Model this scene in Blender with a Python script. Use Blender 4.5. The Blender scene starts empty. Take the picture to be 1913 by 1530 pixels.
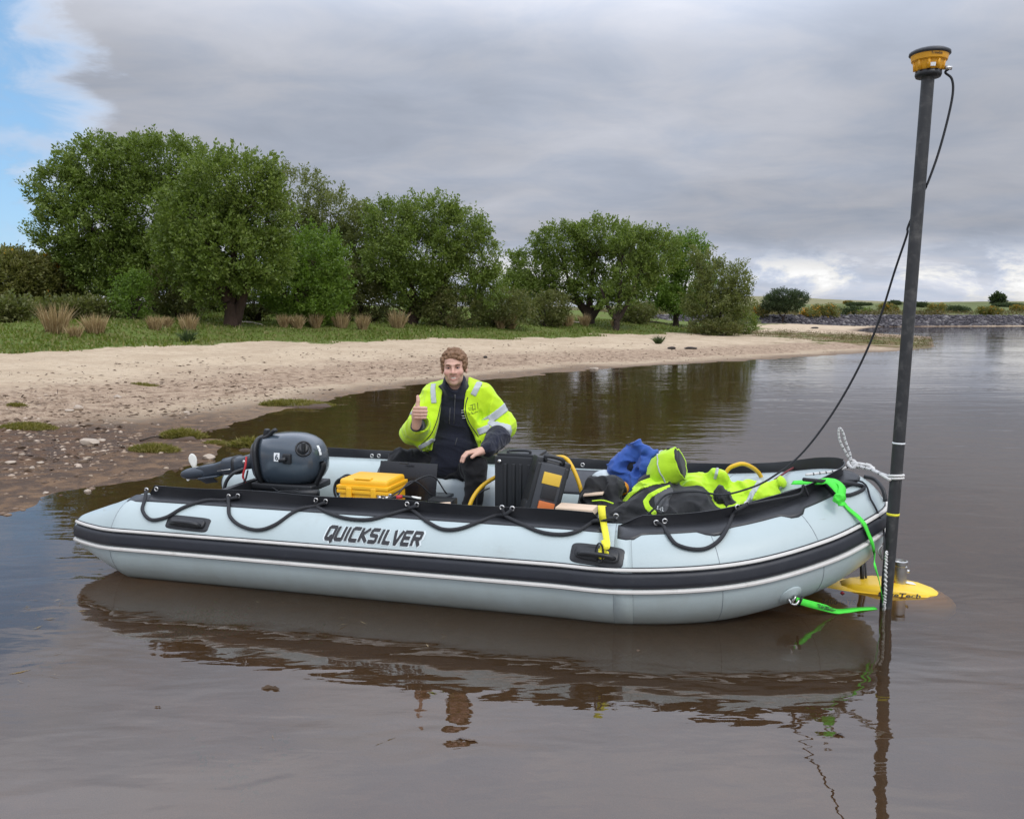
import bpy, bmesh, math, random
import numpy as np
from mathutils import Vector, Matrix
from mathutils.bvhtree import BVHTree
R = math.radians
random.seed(7); rng = np.random.default_rng(11)
scene = bpy.context.scene
COL = scene.collection

# ------------------------------------------------------------------ camera
CAM_H = 1.45; FPX = 1530.0; PITCH = math.atan(170/1530.0)
cam = bpy.data.cameras.new('camera'); camo = bpy.data.objects.new('camera', cam); COL.objects.link(camo)
cam.sensor_width = 36.0; cam.lens = 36.0*1530/1913; cam.clip_start = 0.05; cam.clip_end = 3000
camo.location = (0, 0, CAM_H); camo.rotation_euler = (R(90)-PITCH, 0, 0)
scene.camera = camo
# ------------------------------------------------------------------ sun, sky, exposure
SUN_EL, SUN_AZ = R(48), R(150)          # azimuth clockwise from +Y (behind the camera, to the right)
sun = bpy.data.lights.new('sun', 'SUN'); suno = bpy.data.objects.new('sun', sun); COL.objects.link(suno)
sun.energy = 1.1; sun.angle = R(14); sun.color = (1.0, 0.955, 0.89)
sd = Vector((math.sin(SUN_AZ)*math.cos(SUN_EL), math.cos(SUN_AZ)*math.cos(SUN_EL), math.sin(SUN_EL)))
suno.rotation_euler = sd.to_track_quat('Z', 'Y').to_euler()
scene.view_settings.view_transform = 'Standard'; scene.view_settings.look = 'None'
scene.view_settings.gamma = 1; scene.view_settings.use_curve_mapping = False
scene.view_settings.exposure = 0.10

class NT:
    """small node-tree writer"""
    def __init__(s, nt): s.nt = nt; nt.nodes.clear()
    def n(s, t, **k):
        nd = s.nt.nodes.new(t)
        for a, b in k.items():
            if a[0] == '_': nd.inputs[a[1:].replace('_', ' ')].default_value = b
            else: setattr(nd, a, b)
        return nd
    def l(s, a, b): s.nt.links.new(a, b)
    def put(s, sock, v):
        if isinstance(v, bpy.types.NodeSocket): s.l(v, sock)
        elif isinstance(v, (tuple, list)) and sock.type == 'RGBA' and len(v) == 3: sock.default_value = (*v, 1)
        else: sock.default_value = v
    def math(s, op, a, b=None, c=None, clamp=False):
        nd = s.n('ShaderNodeMath', operation=op, use_clamp=clamp); s.put(nd.inputs[0], a)
        if b is not None: s.put(nd.inputs[1], b)
        if c is not None: s.put(nd.inputs[2], c)
        return nd.outputs[0]
    def mr(s, v, a, b, c=0.0, d=1.0, smooth=True):
        nd = s.n('ShaderNodeMapRange', interpolation_type='SMOOTHSTEP' if smooth else 'LINEAR')
        for i, q in enumerate((v, a, b, c, d)): s.put(nd.inputs[i], q)
        return nd.outputs[0]
    def mix(s, f, a, b, mode='MIX'):
        nd = s.n('ShaderNodeMix', data_type='RGBA', blend_type=mode)
        s.put(nd.inputs[0], f); s.put(nd.inputs[6], a); s.put(nd.inputs[7], b); return nd.outputs[2]
    def noise(s, vec, scale, detail=3, rough=0.55, dist=0.0):
        nd = s.n('ShaderNodeTexNoise'); s.l(vec, nd.inputs['Vector'])
        nd.inputs['Scale'].default_value = scale; nd.inputs['Detail'].default_value = detail
        nd.inputs['Roughness'].default_value = rough; nd.inputs['Distortion'].default_value = dist
        return nd.outputs['Fac']
    def vmul(s, v, xyz):
        nd = s.n('ShaderNodeVectorMath', operation='MULTIPLY'); s.l(v, nd.inputs[0]); nd.inputs[1].default_value = xyz; return nd.outputs[0]
    def vadd(s, v, xyz):
        nd = s.n('ShaderNodeVectorMath', operation='ADD'); s.l(v, nd.inputs[0]); nd.inputs[1].default_value = xyz; return nd.outputs[0]
    def dot(s, v, xyz):
        nd = s.n('ShaderNodeVectorMath', operation='DOT_PRODUCT'); s.l(v, nd.inputs[0]); nd.inputs[1].default_value = xyz; return nd.outputs['Value']

def pix_dir(px, py):
    x = (px-956.5)/FPX; v = (765-py)/FPX
    return Vector((x, math.cos(PITCH)+v*math.sin(PITCH), -math.sin(PITCH)+v*math.cos(PITCH))).normalized()

world = bpy.data.worlds.new('World'); scene.world = world; world.use_nodes = True
def build_sky():
    t = NT(world.node_tree)
    tc = t.n('ShaderNodeTexCoord'); d = tc.outputs['Generated']
    sep = t.n('ShaderNodeSeparateXYZ'); t.l(d, sep.inputs[0]); z = sep.outputs[2]
    zc = t.math('MAXIMUM', z, 0.0)
    nish = t.n('ShaderNodeTexSky', sky_type='NISHITA', sun_disc=False, sun_elevation=SUN_EL, sun_rotation=SUN_AZ)
    bgs = t.n('ShaderNodeBackground'); bgs.inputs['Strength'].default_value = 0.105
    t.l(t.mix(0.45, nish.outputs[0], (2.7, 6.0, 10.2)), bgs.inputs['Color'])
    # cloud sheet seen in perspective
    inv = t.math('DIVIDE', 1.0, t.math('ADD', zc, 0.16))
    vm = t.n('ShaderNodeVectorMath', operation='SCALE'); t.l(d, vm.inputs[0]); t.l(inv, vm.inputs['Scale'])
    flat = t.vmul(vm.outputs[0], (1, 1, 0))
    n1 = t.noise(t.vadd(t.vmul(flat, (0.62, 0.85, 1)), (3.3, 1.7, 0)), 1.0, 4, 0.5, 0.3)
    n2 = t.noise(t.vadd(t.vmul(flat, (1, 1.3, 1)), (7.1, 4.2, 2)), 2.3, 6, 0.58, 0.35)
    n3 = t.noise(t.vmul(d, (1, 1, 2.4)), 9.0, 6, 0.6, 0.35)
    # general brightness: overcast sky, light added above the frame for scene and water
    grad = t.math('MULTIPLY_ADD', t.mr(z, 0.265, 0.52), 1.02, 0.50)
    mod = t.math('MULTIPLY_ADD', t.math('SUBTRACT', n1, 0.5), 0.85, 1.0)
    mod = t.math('MULTIPLY', mod, t.math('MULTIPLY_ADD', t.math('SUBTRACT', n2, 0.5), 0.50, 1.0))
    # dark underside of the cloud sheet, low in the sky
    und = t.math('MULTIPLY', t.mr(z, 0.065, 0.105), t.mr(z, 0.27, 0.12))
    mod = t.math('MULTIPLY', mod, t.math('MULTIPLY_ADD', und, -0.20, 1.0))
    # broken bright clouds close to the horizon
    low = t.mr(t.math('ADD', z, t.math('MULTIPLY', t.math('SUBTRACT', n3, 0.5), 0.11)), 0.098, 0.045)
    brk = t.math('MULTIPLY', low, t.mr(n3, 0.42, 0.62))
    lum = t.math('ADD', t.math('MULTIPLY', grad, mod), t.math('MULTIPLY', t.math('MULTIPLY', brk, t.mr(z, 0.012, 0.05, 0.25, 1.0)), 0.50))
    lum = t.math('ADD', lum, t.math('MULTIPLY', low, 0.06))
    tint = t.mix(t.mr(n2, 0.35, 0.65), (0.87, 0.96, 1.15), (0.935, 0.975, 1.095))
    tint = t.mix(t.mr(brk, 0.05, 0.55), tint, (1.0, 1.0, 1.0))
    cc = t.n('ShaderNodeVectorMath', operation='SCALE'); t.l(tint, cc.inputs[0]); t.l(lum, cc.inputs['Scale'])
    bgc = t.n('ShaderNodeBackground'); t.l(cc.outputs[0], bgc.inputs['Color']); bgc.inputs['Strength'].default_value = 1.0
    # gaps of blue sky on the left
    def gap(px, py, a, b, w):
        k = t.dot(d, pix_dir(px, py))
        k = t.math('ADD', k, t.math('MULTIPLY', t.math('SUBTRACT', n3, 0.5), w))
        return t.mr(k, math.cos(R(a)), math.cos(R(b)))
    g = t.math('MAXIMUM', gap(-290, 230, 13.2, 6.2, 0.04), gap(-60, 315, 5.0, 2.5, 0.012))
    gn = t.mr(t.noise(t.vmul(d, (1, 1, 2.0)), 9.0, 4, 0.5, 0.2), 0.30, 0.46, 0.55, 1.0)
    g = t.math('MULTIPLY', g, gn)
    edge = t.math('MULTIPLY', t.math('MULTIPLY', g, t.math('SUBTRACT', 1.0, g)), 1.1)
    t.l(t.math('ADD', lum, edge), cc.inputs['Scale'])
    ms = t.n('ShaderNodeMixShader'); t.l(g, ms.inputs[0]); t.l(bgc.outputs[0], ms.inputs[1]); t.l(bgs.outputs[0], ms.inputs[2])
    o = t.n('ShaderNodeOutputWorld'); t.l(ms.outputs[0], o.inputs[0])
build_sky()

# ------------------------------------------------------------------ frames and helpers
CO = np.array([0, 0, CAM_H])
def pray(px, py):
    x = (px-956.5)/FPX; v = (765-py)/FPX
    return np.array([x, math.cos(PITCH)+v*math.sin(PITCH), -math.sin(PITCH)+v*math.cos(PITCH)])
def W(px, py, Y):                        # point at depth Y, seen in direction of a photo point
    d = pray(px, py); return CO + d*(Y/d[1])
def PZ(px, py, z=0.0):                   # point at height z
    d = pray(px, py); return CO + d*((z-CAM_H)/d[2])
YAW = R(-14.87); BA = PZ(225, 1075, 0)
BD = np.array([math.cos(YAW), math.sin(YAW), 0]); BN = np.array([-BD[1], BD[0], 0])
def Bn(px, py, n):                       # boat coordinates (u along, n across, z up) on the upright plane n
    o = CO-BA; d = pray(px, py); t = (n-o@BN)/(d@BN); p = o+t*d
    return np.array([p@BD, n, p[2]])
def b2w(p): p = np.asarray(p, float); return BA + np.multiply.outer(p[..., 0], BD) + np.multiply.outer(p[..., 1], BN) + np.multiply.outer(p[..., 2], np.array([0, 0, 1.0]))
def w2b(p): q = np.asarray(p, float)-BA; return np.stack([q@BD, q@BN, q[..., 2]], -1)

INFO = {}
def tag(o, label, cat, group=None, kind=None):
    if label: o['label'] = label
    if cat: o['category'] = cat
    if group: o['group'] = group
    if kind: o['kind'] = kind
    return o
def thing(name, label, cat, base, boat=False, group=None):
    o = bpy.data.objects.new(name, None); COL.objects.link(o); o.empty_display_size = 0.1
    base = np.asarray(base, float)
    o.location = b2w(base) if boat else base
    if boat: o.rotation_euler = (0, 0, YAW)
    tag(o, label, cat, group); INFO[o.name] = base
    return o
def mesh(name, V, F, mats, smooth=False, cols=None, midx=None):
    me = bpy.data.meshes.new(name)
    V = np.asarray(V, np.float32)
    if isinstance(F, np.ndarray):
        k = F.shape[1]; me.vertices.add(len(V)); me.vertices.foreach_set('co', V.ravel())
        me.loops.add(F.size); me.loops.foreach_set('vertex_index', F.astype(np.int32).ravel())
        me.polygons.add(len(F)); me.polygons.foreach_set('loop_start', np.arange(0, F.size, k, dtype=np.int32))
        me.polygons.foreach_set('loop_total', np.full(len(F), k, np.int32)); me.update(calc_edges=True)
    else:
        me.from_pydata(V.tolist(), [], F); me.update()
    if not isinstance(mats, (list, tuple)): mats = [mats]
    for m in mats: me.materials.append(m)
    if smooth: me.polygons.foreach_set('use_smooth', np.ones(len(me.polygons), bool))
    if midx is not None: me.polygons.foreach_set('material_index', np.asarray(midx, np.int32))
    if cols is not None:
        for cn, cv in cols.items():
            cv = np.asarray(cv, np.float32)
            if cv.ndim == 1:
                a = me.attributes.new(cn, 'FLOAT', 'POINT'); a.data.foreach_set('value', cv)
            else:
                a = me.attributes.new(cn, 'FLOAT_COLOR', 'POINT'); a.data.foreach_set('color', np.c_[cv, np.ones(len(cv))].astype(np.float32).ravel())
    return me
def root_of(o):
    while o.parent: o = o.parent
    return o
def part(name, VF, mat, parent, smooth=True, label=None, cols=None, sharp=None, midx=None):
    V, F = VF; V = np.asarray(V, float)
    V = V - INFO[root_of(parent).name]
    me = mesh(name, V, F, mat, smooth, cols, midx)
    if sharp: me.set_sharp_from_angle(angle=R(sharp))
    o = bpy.data.objects.new(name, me); COL.objects.link(o); o.parent = parent
    if label: o['label'] = label
    return o
def solo(name, VF, mat, label, cat, boat=False, smooth=True, group=None, kind=None, cols=None, sharp=None, base=None, midx=None):
    V, F = VF; V = np.asarray(V, float)
    if base is None: base = np.array([V[:, 0].mean(), V[:, 1].mean(), V[:, 2].min()]) if kind != 'structure' else np.zeros(3)
    me = mesh(name, V-base, F, mat, smooth, cols, midx)
    if sharp: me.set_sharp_from_angle(angle=R(sharp))
    o = bpy.data.objects.new(name, me); COL.objects.link(o)
    o.location = b2w(base) if boat else base
    if boat: o.rotation_euler = (0, 0, YAW)
    tag(o, label, cat, group, kind); INFO[o.name] = np.asarray(base, float)
    return o
def join(*vfs):
    Vs = []; Fs = []; k = 0
    for V, F in vfs:
        Vs.append(np.asarray(V, float)); Fs += [[int(i)+k for i in f] for f in F]; k += len(V)
    return np.vstack(Vs), Fs
def catmull(pts, n=8):
    pts = np.array(pts, float); P = np.vstack([2*pts[0]-pts[1], pts, 2*pts[-1]-pts[-2]]); out = []
    t = (np.arange(n)/n)[:, None]
    for i in range(1, len(P)-2):
        a, b, c, d = P[i-1:i+3]
        out.append(.5*(2*b+(c-a)*t+(2*a-5*b+4*c-d)*t*t+(3*b-a-3*c+d)*t**3))
    return np.vstack(out+[P[-2][None]])
def sweep(pts, r, sides=8, sx=1.0, sy=1.0, up=(0, 0, 1), caps=True, closed=False):
    """tube of elliptic section along a polyline; sx along 'side', sy along 'up'"""
    pts = np.array(pts, float); n = len(pts); r = np.broadcast_to(np.asarray(r, float), (n,))
    if closed: T = np.roll(pts, -1, 0)-np.roll(pts, 1, 0)
    else: T = np.gradient(pts, axis=0)
    T /= np.linalg.norm(T, axis=1)[:, None]+1e-12
    V = []; u0 = np.array(up, float)
    for i in range(n):
        s = np.cross(T[i], u0)
        if np.linalg.norm(s) < 1e-4: s = np.cross(T[i], [1, 0.01, 0])
        s /= np.linalg.norm(s); u = np.cross(s, T[i]); 
        if up is None or True: u0 = u if np.abs(np.dot(T[i], up)) > .95 else np.array(up, float)
        a = np.arange(sides)*2*math.pi/sides
        V.append(pts[i]+r[i]*(np.outer(np.cos(a)*sx, s)+np.outer(np.sin(a)*sy, u)))
    V = np.vstack(V); F = []
    m = n if closed else n-1
    for i in range(m):
        a = i*sides; b = ((i+1) % n)*sides
        for k in range(sides):
            k2 = (k+1) % sides; F.append([a+k, a+k2, b+k2, b+k])
    if caps and not closed:
        F.append(list(range(sides))[::-1]); F.append([(n-1)*sides+k for k in range(sides)])
    return V, F
def ribbon(pts, w, th, normal):
    """flat strap: width w across, thickness th; normal = list of outward normals or one"""
    pts = np.array(pts, float); n = len(pts); N = np.broadcast_to(np.array(normal, float), (n, 3))
    w = np.broadcast_to(np.asarray(w, float), (n,))
    T = np.gradient(pts, axis=0); T /= np.linalg.norm(T, axis=1)[:, None]
    S = np.cross(T, N); S /= np.linalg.norm(S, axis=1)[:, None]; U = np.cross(S, T)
    V = []
    for i in range(n):
        for a, b in ((-1, 0), (1, 0), (1, 1), (-1, 1)): V.append(pts[i]+S[i]*a*w[i]/2+U[i]*b*th)
    F = []
    for i in range(n-1):
        a = i*4
        for k in range(4): F.append([a+k, a+(k+1) % 4, a+4+(k+1) % 4, a+4+k])
    F.append([3, 2, 1, 0]); F.append([(n-1)*4+k for k in range(4)])
    return np.array(V), F
def box(c, h, rot=None, bev=0.0, seg=2):
    bm = bmesh.new(); bmesh.ops.create_cube(bm, size=2.0)
    for v in bm.verts: v.co = Vector((v.co.x*h[0], v.co.y*h[1], v.co.z*h[2]))
    if bev > 0: bmesh.ops.bevel(bm, geom=bm.edges[:], offset=bev, segments=seg, profile=0.6, affect='EDGES')
    M = rot if rot is not None else Matrix.Identity(3)
    V = np.array([tuple(M @ v.co) for v in bm.verts])+np.array(c); bm.verts.index_update()
    F = [[v.index for v in f.verts] for f in bm.faces]; bm.free(); return V, F
def loft(secs, cap=True):
    """secs: list of equal-length rings of points"""
    m = len(secs[0]); V = np.vstack(secs); F = []
    for i in range(len(secs)-1):
        for k in range(m):
            k2 = (k+1) % m; F.append([i*m+k, i*m+k2, (i+1)*m+k2, (i+1)*m+k])
    if cap: F.append(list(range(m))[::-1]); F.append([(len(secs)-1)*m+k for k in range(m)])
    return V, F
def ringpts(c, a, b, ra, rb, m=24, p=2.0):
    t = np.arange(m)*2*math.pi/m; c = np.array(c, float)
    x = np.sign(np.cos(t))*np.abs(np.cos(t))**(2/p)*ra; y = np.sign(np.sin(t))*np.abs(np.sin(t))**(2/p)*rb
    return c+np.outer(x, a)+np.outer(y, b)
def lathe(prof, c, axis=(0, 0, 1), m=24):
    ax = Vector(axis).normalized(); a = ax.orthogonal().normalized(); b = ax.cross(a)
    a, b, ax = np.array(a), np.array(b), np.array(ax)
    return loft([ringpts(np.array(c)+ax*h, a, b, max(r, 1e-4), max(r, 1e-4), m) for r, h in prof])
def ico(c, r, sub=1):
    bm = bmesh.new(); bmesh.ops.create_icosphere(bm, subdivisions=sub, radius=1)
    V = np.array([tuple(v.co) for v in bm.verts])*np.array(r)+np.array(c); bm.verts.index_update()
    F = [[v.index for v in f.verts] for f in bm.faces]; bm.free(); return V, F
def bvh(VF): return BVHTree.FromPolygons([tuple(v) for v in VF[0]], [list(map(int, f)) for f in VF[1]])
def text_vf(s, size=1.0, shear=0.0, offset=0.0, space=1.0, cuts=8):
    cu = bpy.data.curves.new('text', 'FONT'); cu.body = s; cu.size = size; cu.shear = shear; cu.offset = offset; cu.space_character = space
    cu.align_x = 'CENTER'; cu.align_y = 'CENTER'; cu.resolution_u = 3
    o = bpy.data.objects.new('text', cu); COL.objects.link(o)
    me = bpy.data.meshes.new_from_object(o.evaluated_get(bpy.context.evaluated_depsgraph_get()))
    bm = bmesh.new(); bm.from_mesh(me)
    ys = [v.co.y for v in bm.verts]; xs = [v.co.x for v in bm.verts]
    for k in range(1, cuts):
        y = min(ys)+(max(ys)-min(ys))*k/cuts
        bmesh.ops.bisect_plane(bm, geom=bm.verts[:]+bm.edges[:]+bm.faces[:], plane_co=(0, y, 0), plane_no=(0, 1, 0))
    V = np.array([tuple(v.co) for v in bm.verts]); bm.verts.index_update(); F = [[v.index for v in f.verts] for f in bm.faces]
    bm.free(); bpy.data.objects.remove(o); bpy.data.curves.remove(cu); bpy.data.meshes.remove(me)
    V[:, 0] -= (V[:, 0].min()+V[:, 0].max())/2; V[:, 1] -= (V[:, 1].min()+V[:, 1].max())/2
    return V, F

# ---- noise and signed-distance modelling (for bodies and cloth)
_tab = rng.random((64, 64, 64)).astype(np.float32)
def vnoise(p):
    p = np.asarray(p, np.float32); i = np.floor(p).astype(np.int64); f = p-i; f = f*f*(3-2*f); i &= 63; j = (i+1) & 63
    x0, y0, z0 = i[..., 0], i[..., 1], i[..., 2]; x1, y1, z1 = j[..., 0], j[..., 1], j[..., 2]; fx, fy, fz = f[..., 0], f[..., 1], f[..., 2]
    c00 = _tab[x0, y0, z0]*(1-fx)+_tab[x1, y0, z0]*fx; c10 = _tab[x0, y1, z0]*(1-fx)+_tab[x1, y1, z0]*fx
    c01 = _tab[x0, y0, z1]*(1-fx)+_tab[x1, y0, z1]*fx; c11 = _tab[x0, y1, z1]*(1-fx)+_tab[x1, y1, z1]*fx
    return (c00*(1-fy)+c10*fy)*(1-fz)+(c01*(1-fy)+c11*fy)*fz
def fbm2(x, y, o=4, seed=0.0):
    s = 0; a = .5; 
    for k in range(o):
        s = s+a*vnoise(np.stack([x*2**k+seed, y*2**k+seed*1.7, np.full_like(x, seed+k*3.3)], -1)); a *= .5
    return s/(1-.5**o)
def sd_cone(p, a, b, ra, rb):
    a = np.array(a, np.float32); ba = np.array(b, np.float32)-a; pa = p-a
    h = np.clip(pa@ba/(ba@ba+1e-12), 0, 1); return np.linalg.norm(pa-h[..., None]*ba, axis=-1)-(ra+(rb-ra)*h)
def sd_ell(p, c, r):
    q = p-np.array(c, np.float32); r = np.array(r, np.float32)
    k0 = np.linalg.norm(q/r, axis=-1); k1 = np.linalg.norm(q/(r*r), axis=-1)+1e-9
    return np.where(k0 < 1e-6, -r.min(), k0*(k0-1)/k1)
def smin(a, b, k):
    h = np.clip(.5+.5*(b-a)/k, 0, 1); return b+(a-b)*h-k*h*(1-h)
def smax(a, b, k): return -smin(-a, -b, k)
def nets(fn, lo, hi, res):
    """surface nets over a signed distance function -> quads"""
    lo = np.array(lo, float); hi = np.array(hi, float); n = np.ceil((hi-lo)/res).astype(int)+1
    ax = [lo[i]+np.arange(n[i])*res for i in range(3)]
    G = np.stack(np.meshgrid(*ax, indexing='ij'), -1).astype(np.float32)
    f = fn(G).astype(np.float32); f[0] = f[-1] = 1; f[:, 0] = f[:, -1] = 1; f[:, :, 0] = f[:, :, -1] = 1
    s = f < 0; N = tuple(n-1)
    cnt = np.zeros(N, np.float32); acc = np.zeros(N+(3,), np.float32)
    cor = [(i, j, k) for i in (0, 1) for j in (0, 1) for k in (0, 1)]
    def sub(A, c): return A[c[0]:c[0]+N[0], c[1]:c[1]+N[1], c[2]:c[2]+N[2]]
    for a in cor:
        for d in range(3):
            if a[d] == 0:
                b = list(a); b[d] = 1
                fa, fb = sub(f, a), sub(f, b); m = (fa < 0) != (fb < 0)
                t = np.where(m, fa/(fa-fb+1e-12), 0); cnt += m
                for q in range(3): acc[..., q] += np.where(m, a[q]+(t if q == d else 0), 0)
    act = cnt > 0; idx = np.full(N, -1, np.int64); idx[act] = np.arange(act.sum())
    V = np.argwhere(act)+acc[act]/cnt[act][:, None]; V = lo+V*res
    Fs = []
    for d in range(3):
        e, g = [(1, 2), (2, 0), (0, 1)][d]
        sl = [slice(1, N[q]) for q in range(3)]; sl[d] = slice(0, N[d])
        A = s[tuple(sl)]; sl2 = list(sl); sl2[d] = slice(1, N[d]+1); B = s[tuple(sl2)]
        loc = np.argwhere(A != B); off = np.array([1 if q != d else 0 for q in range(3)]); I = loc+off
        flip = A[A != B]
        def at(de, dg):
            J = I.copy(); J[:, e] += de; J[:, g] += dg; return idx[J[:, 0], J[:, 1], J[:, 2]]
        q = np.stack([at(-1, -1), at(0, -1), at(0, 0), at(-1, 0)], 1); q[~flip] = q[~flip][:, ::-1]; Fs.append(q)
    F = np.vstack(Fs); F = F[(F >= 0).all(1)]
    lab = np.arange(len(V))                     # drop stray crumbs: keep the largest connected piece
    if len(F):
        while True:
            m = lab[F].min(1); new = lab.copy(); np.minimum.at(new, F.ravel(), np.repeat(m, 4)); new = new[new]
            if (new == lab).all(): break
            lab = new
        u, c = np.unique(lab[F[:, 0]], return_counts=True); k = lab == u[c.argmax()]
        re = np.cumsum(k)-1; F = re[F[k[F[:, 0]]]]; V = V[k]
    return V, F
# ------------------------------------------------------------------ materials
def mat(name, col, rough=0.6, var=0.0, vscale=8.0, bump=0.0, bscale=40.0, metal=0.0, spec=0.5, attr=None, dirt=None, coat=0.0, sheen=0.0, coord='Object', grime=None):
    m = bpy.data.materials.new(name); m.use_nodes = True; t = NT(m.node_tree)
    b = t.n('ShaderNodeBsdfPrincipled'); o = t.n('ShaderNodeOutputMaterial'); t.l(b.outputs[0], o.inputs[0])
    tc = t.n('ShaderNodeTexCoord').outputs[coord]
    c = t.n('ShaderNodeRGB').outputs[0]; c.default_value = (*col, 1)
    if attr: c = t.n('ShaderNodeAttribute', attribute_name=attr).outputs['Color']
    if var:
        n = t.noise(tc, vscale, 5, .6); f = t.math('MULTIPLY_ADD', t.math('SUBTRACT', n, .5), var*2, 1.0)
        v = t.n('ShaderNodeVectorMath', operation='SCALE'); t.l(c, v.inputs[0]); t.l(f, v.inputs['Scale']); c = v.outputs[0]
    if dirt:
        dc, sc, lo, hi, amt = dirt
        n = t.noise(tc, sc, 6, .65, .4); c = t.mix(t.mr(n, lo, hi, 0, amt), c, dc)
    if grime:
        gz_ = t.n('ShaderNodeSeparateXYZ'); t.l(tc, gz_.inputs[0]); gn_ = t.noise(t.vmul(tc, (1, 1, .35)), 7, 5, .65, .3)
        c = t.mix(t.math('MULTIPLY', t.mr(t.math('ADD', gz_.outputs[2], t.math('MULTIPLY', t.math('SUBTRACT', gn_, .5), .16)), grime[1], grime[0]), grime[2]), c, grime[3])
        sc_ = t.noise(t.vmul(tc, (.6, .6, 5)), 9, 4, .7, .6); c = t.mix(t.mr(sc_, .66, .74, 0, .35), c, grime[3])
    t.put(b.inputs['Base Color'], c)
    b.inputs['Roughness'].default_value = rough; b.inputs['Metallic'].default_value = metal; b.inputs['Specular IOR Level'].default_value = spec
    if rough > .15:
        n = t.noise(tc, vscale*2.3, 3, .6); t.l(t.math('MULTIPLY_ADD', t.math('SUBTRACT', n, .5), .22, rough), b.inputs['Roughness'])
    if coat: b.inputs['Coat Weight'].default_value = coat; b.inputs['Coat Roughness'].default_value = .12
    if sheen: b.inputs['Sheen Weight'].default_value = sheen; b.inputs['Sheen Roughness'].default_value = .5
    if bump:
        bn = t.n('ShaderNodeBump'); bn.inputs['Strength'].default_value = 1.0; bn.inputs['Distance'].default_value = bump
        t.l(t.noise(tc, bscale, 5, .65), bn.inputs['Height']); t.l(bn.outputs[0], b.inputs['Normal'])
    return m
def leaf_mat(name, c1, c2, c3, scale=.9, trans=.4):
    m = bpy.data.materials.new(name); m.use_nodes = True; t = NT(m.node_tree); o = t.n('ShaderNodeOutputMaterial')
    tc = t.n('ShaderNodeTexCoord').outputs['Object']
    rnd = t.n('ShaderNodeAttribute', attribute_name='rnd').outputs['Fac']
    c = t.mix(t.mr(t.noise(tc, scale, 3, .5), .35, .65), c1, c2); c = t.mix(t.mr(rnd, .45, .95), c, c3)
    c = t.mix(t.mr(rnd, .0, .22, .5, 0), c, (c1[0]*.5, c1[1]*.5, c1[2]*.5))
    d = t.n('ShaderNodeBsdfPrincipled'); t.put(d.inputs['Base Color'], c); d.inputs['Roughness'].default_value = .5; d.inputs['Specular IOR Level'].default_value = .35
    tr = t.n('ShaderNodeBsdfTranslucent'); t.put(tr.inputs['Color'], t.mix(.6, c, (c2[0]*1.3, c2[1]*1.4, c2[2]*.6)))
    ms = t.n('ShaderNodeMixShader'); ms.inputs[0].default_value = trans; t.l(d.outputs[0], ms.inputs[1]); t.l(tr.outputs[0], ms.inputs[2]); t.l(ms.outputs[0], o.inputs[0])
    return m
M = {}
M['pvc'] = mat('grey_pvc', (.40, .47, .47), .36, .06, 3, .0008, 160, spec=.5, grime=(-.02, .20, .55, (.24, .235, .19)), dirt=((.30, .31, .28), 2.2, .56, .80, .55))
M['pvc2'] = mat('grey_pvc_inner', (.47, .53, .55), .42, .05, 3, .0006, 160)
M['black_pvc'] = mat('black_pvc', (.016, .017, .020), .42, .3, 6, .0005, 120, dirt=((.06, .06, .06), 7, .6, .85, .5))
M['strake'] = mat('strake_rubber', (.013, .015, .021), .5, .3, 10, .0006, 90, dirt=((.07, .07, .068), 5, .58, .85, .5))
M['dark_patch'] = mat('dark_grey_pvc', (.045, .048, .055), .5, .2, 5, .0005, 120)
M['white_trim'] = mat('white_trim', (.62, .60, .56), .5, .12, 9, dirt=((.30, .28, .24), 6, .55, .8, .6))
M['seam'] = mat('seam_line', (.22, .25, .26), .6, .1, 9)
M['rope_black'] = mat('black_rope', (.022, .023, .026), .8, .3, 60, .003, 220)
M['steel'] = mat('steel', (.55, .54, .52), .32, .1, 20, metal=1.0)
M['plastic'] = mat('black_plastic', (.014, .015, .017), .45, .2, 12, .0004, 300)
M['cowl'] = mat('cowl_paint', (.048, .064, .082), .22, .12, 5, coat=.5, dirt=((.09, .10, .11), 6, .6, .85, .5))
M['leg'] = mat('leg_paint', (.032, .042, .056), .35, .2, 12, coat=.2)
M['white_plastic'] = mat('white_plastic', (.78, .77, .70), .4, .05, 12)
M['decal_white'] = mat('decal_white', (.78, .80, .80), .5)
M['ink'] = mat('ink', (.018, .018, .02), .6)
M['red'] = mat('red_cable', (.42, .02, .025), .5, .2, 30)
M['yellow_case'] = mat('yellow_case', (.83, .43, .012), .42, .08, 14, .0006, 200, dirt=((.45, .25, .03), 9, .6, .9, .5))
M['yellow_hose'] = mat('yellow_hose', (.72, .43, .015), .45, .12, 25)
M['yellow_strap'] = mat('yellow_strap', (.78, .72, .04), .75, .1, 60, .001, 400)
M['green_strap'] = mat('green_strap', (.07, .72, .05), .7, .12, 60, .001, 400)
M['yellow_fish'] = mat('yellow_fish', (.86, .56, .03), .4, .08, 10, dirt=((.72, .60, .34), 5, .62, .8, .45))
M['pole'] = mat('pole_black', (.026, .027, .028), .48, .35, 11, .0012, 70, dirt=((.125, .12, .11), 13, .48, .74, .65))
M['antenna'] = mat('antenna_yellow', (.72, .34, .01), .42, .08, 20)
M['rope_white'] = mat('white_rope', (.66, .65, .62), .85, .1, 60, .002, 260)
M['hivis'] = mat('hivis_fabric', (.50, .75, .008), .8, .10, 9, .0025, 28, sheen=.2)
M['hivis2'] = mat('hivis_coat_fabric', (.45, .72, .012), .75, .12, 9, .0025, 26, sheen=.2)
M['reflective'] = mat('reflective_tape', (.42, .45, .46), .45, .10, 40, .0012, 120)
M['navy'] = mat('navy_fleece', (.0065, .0085, .020), .95, .25, 30, .002, 90, sheen=.15)
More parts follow.
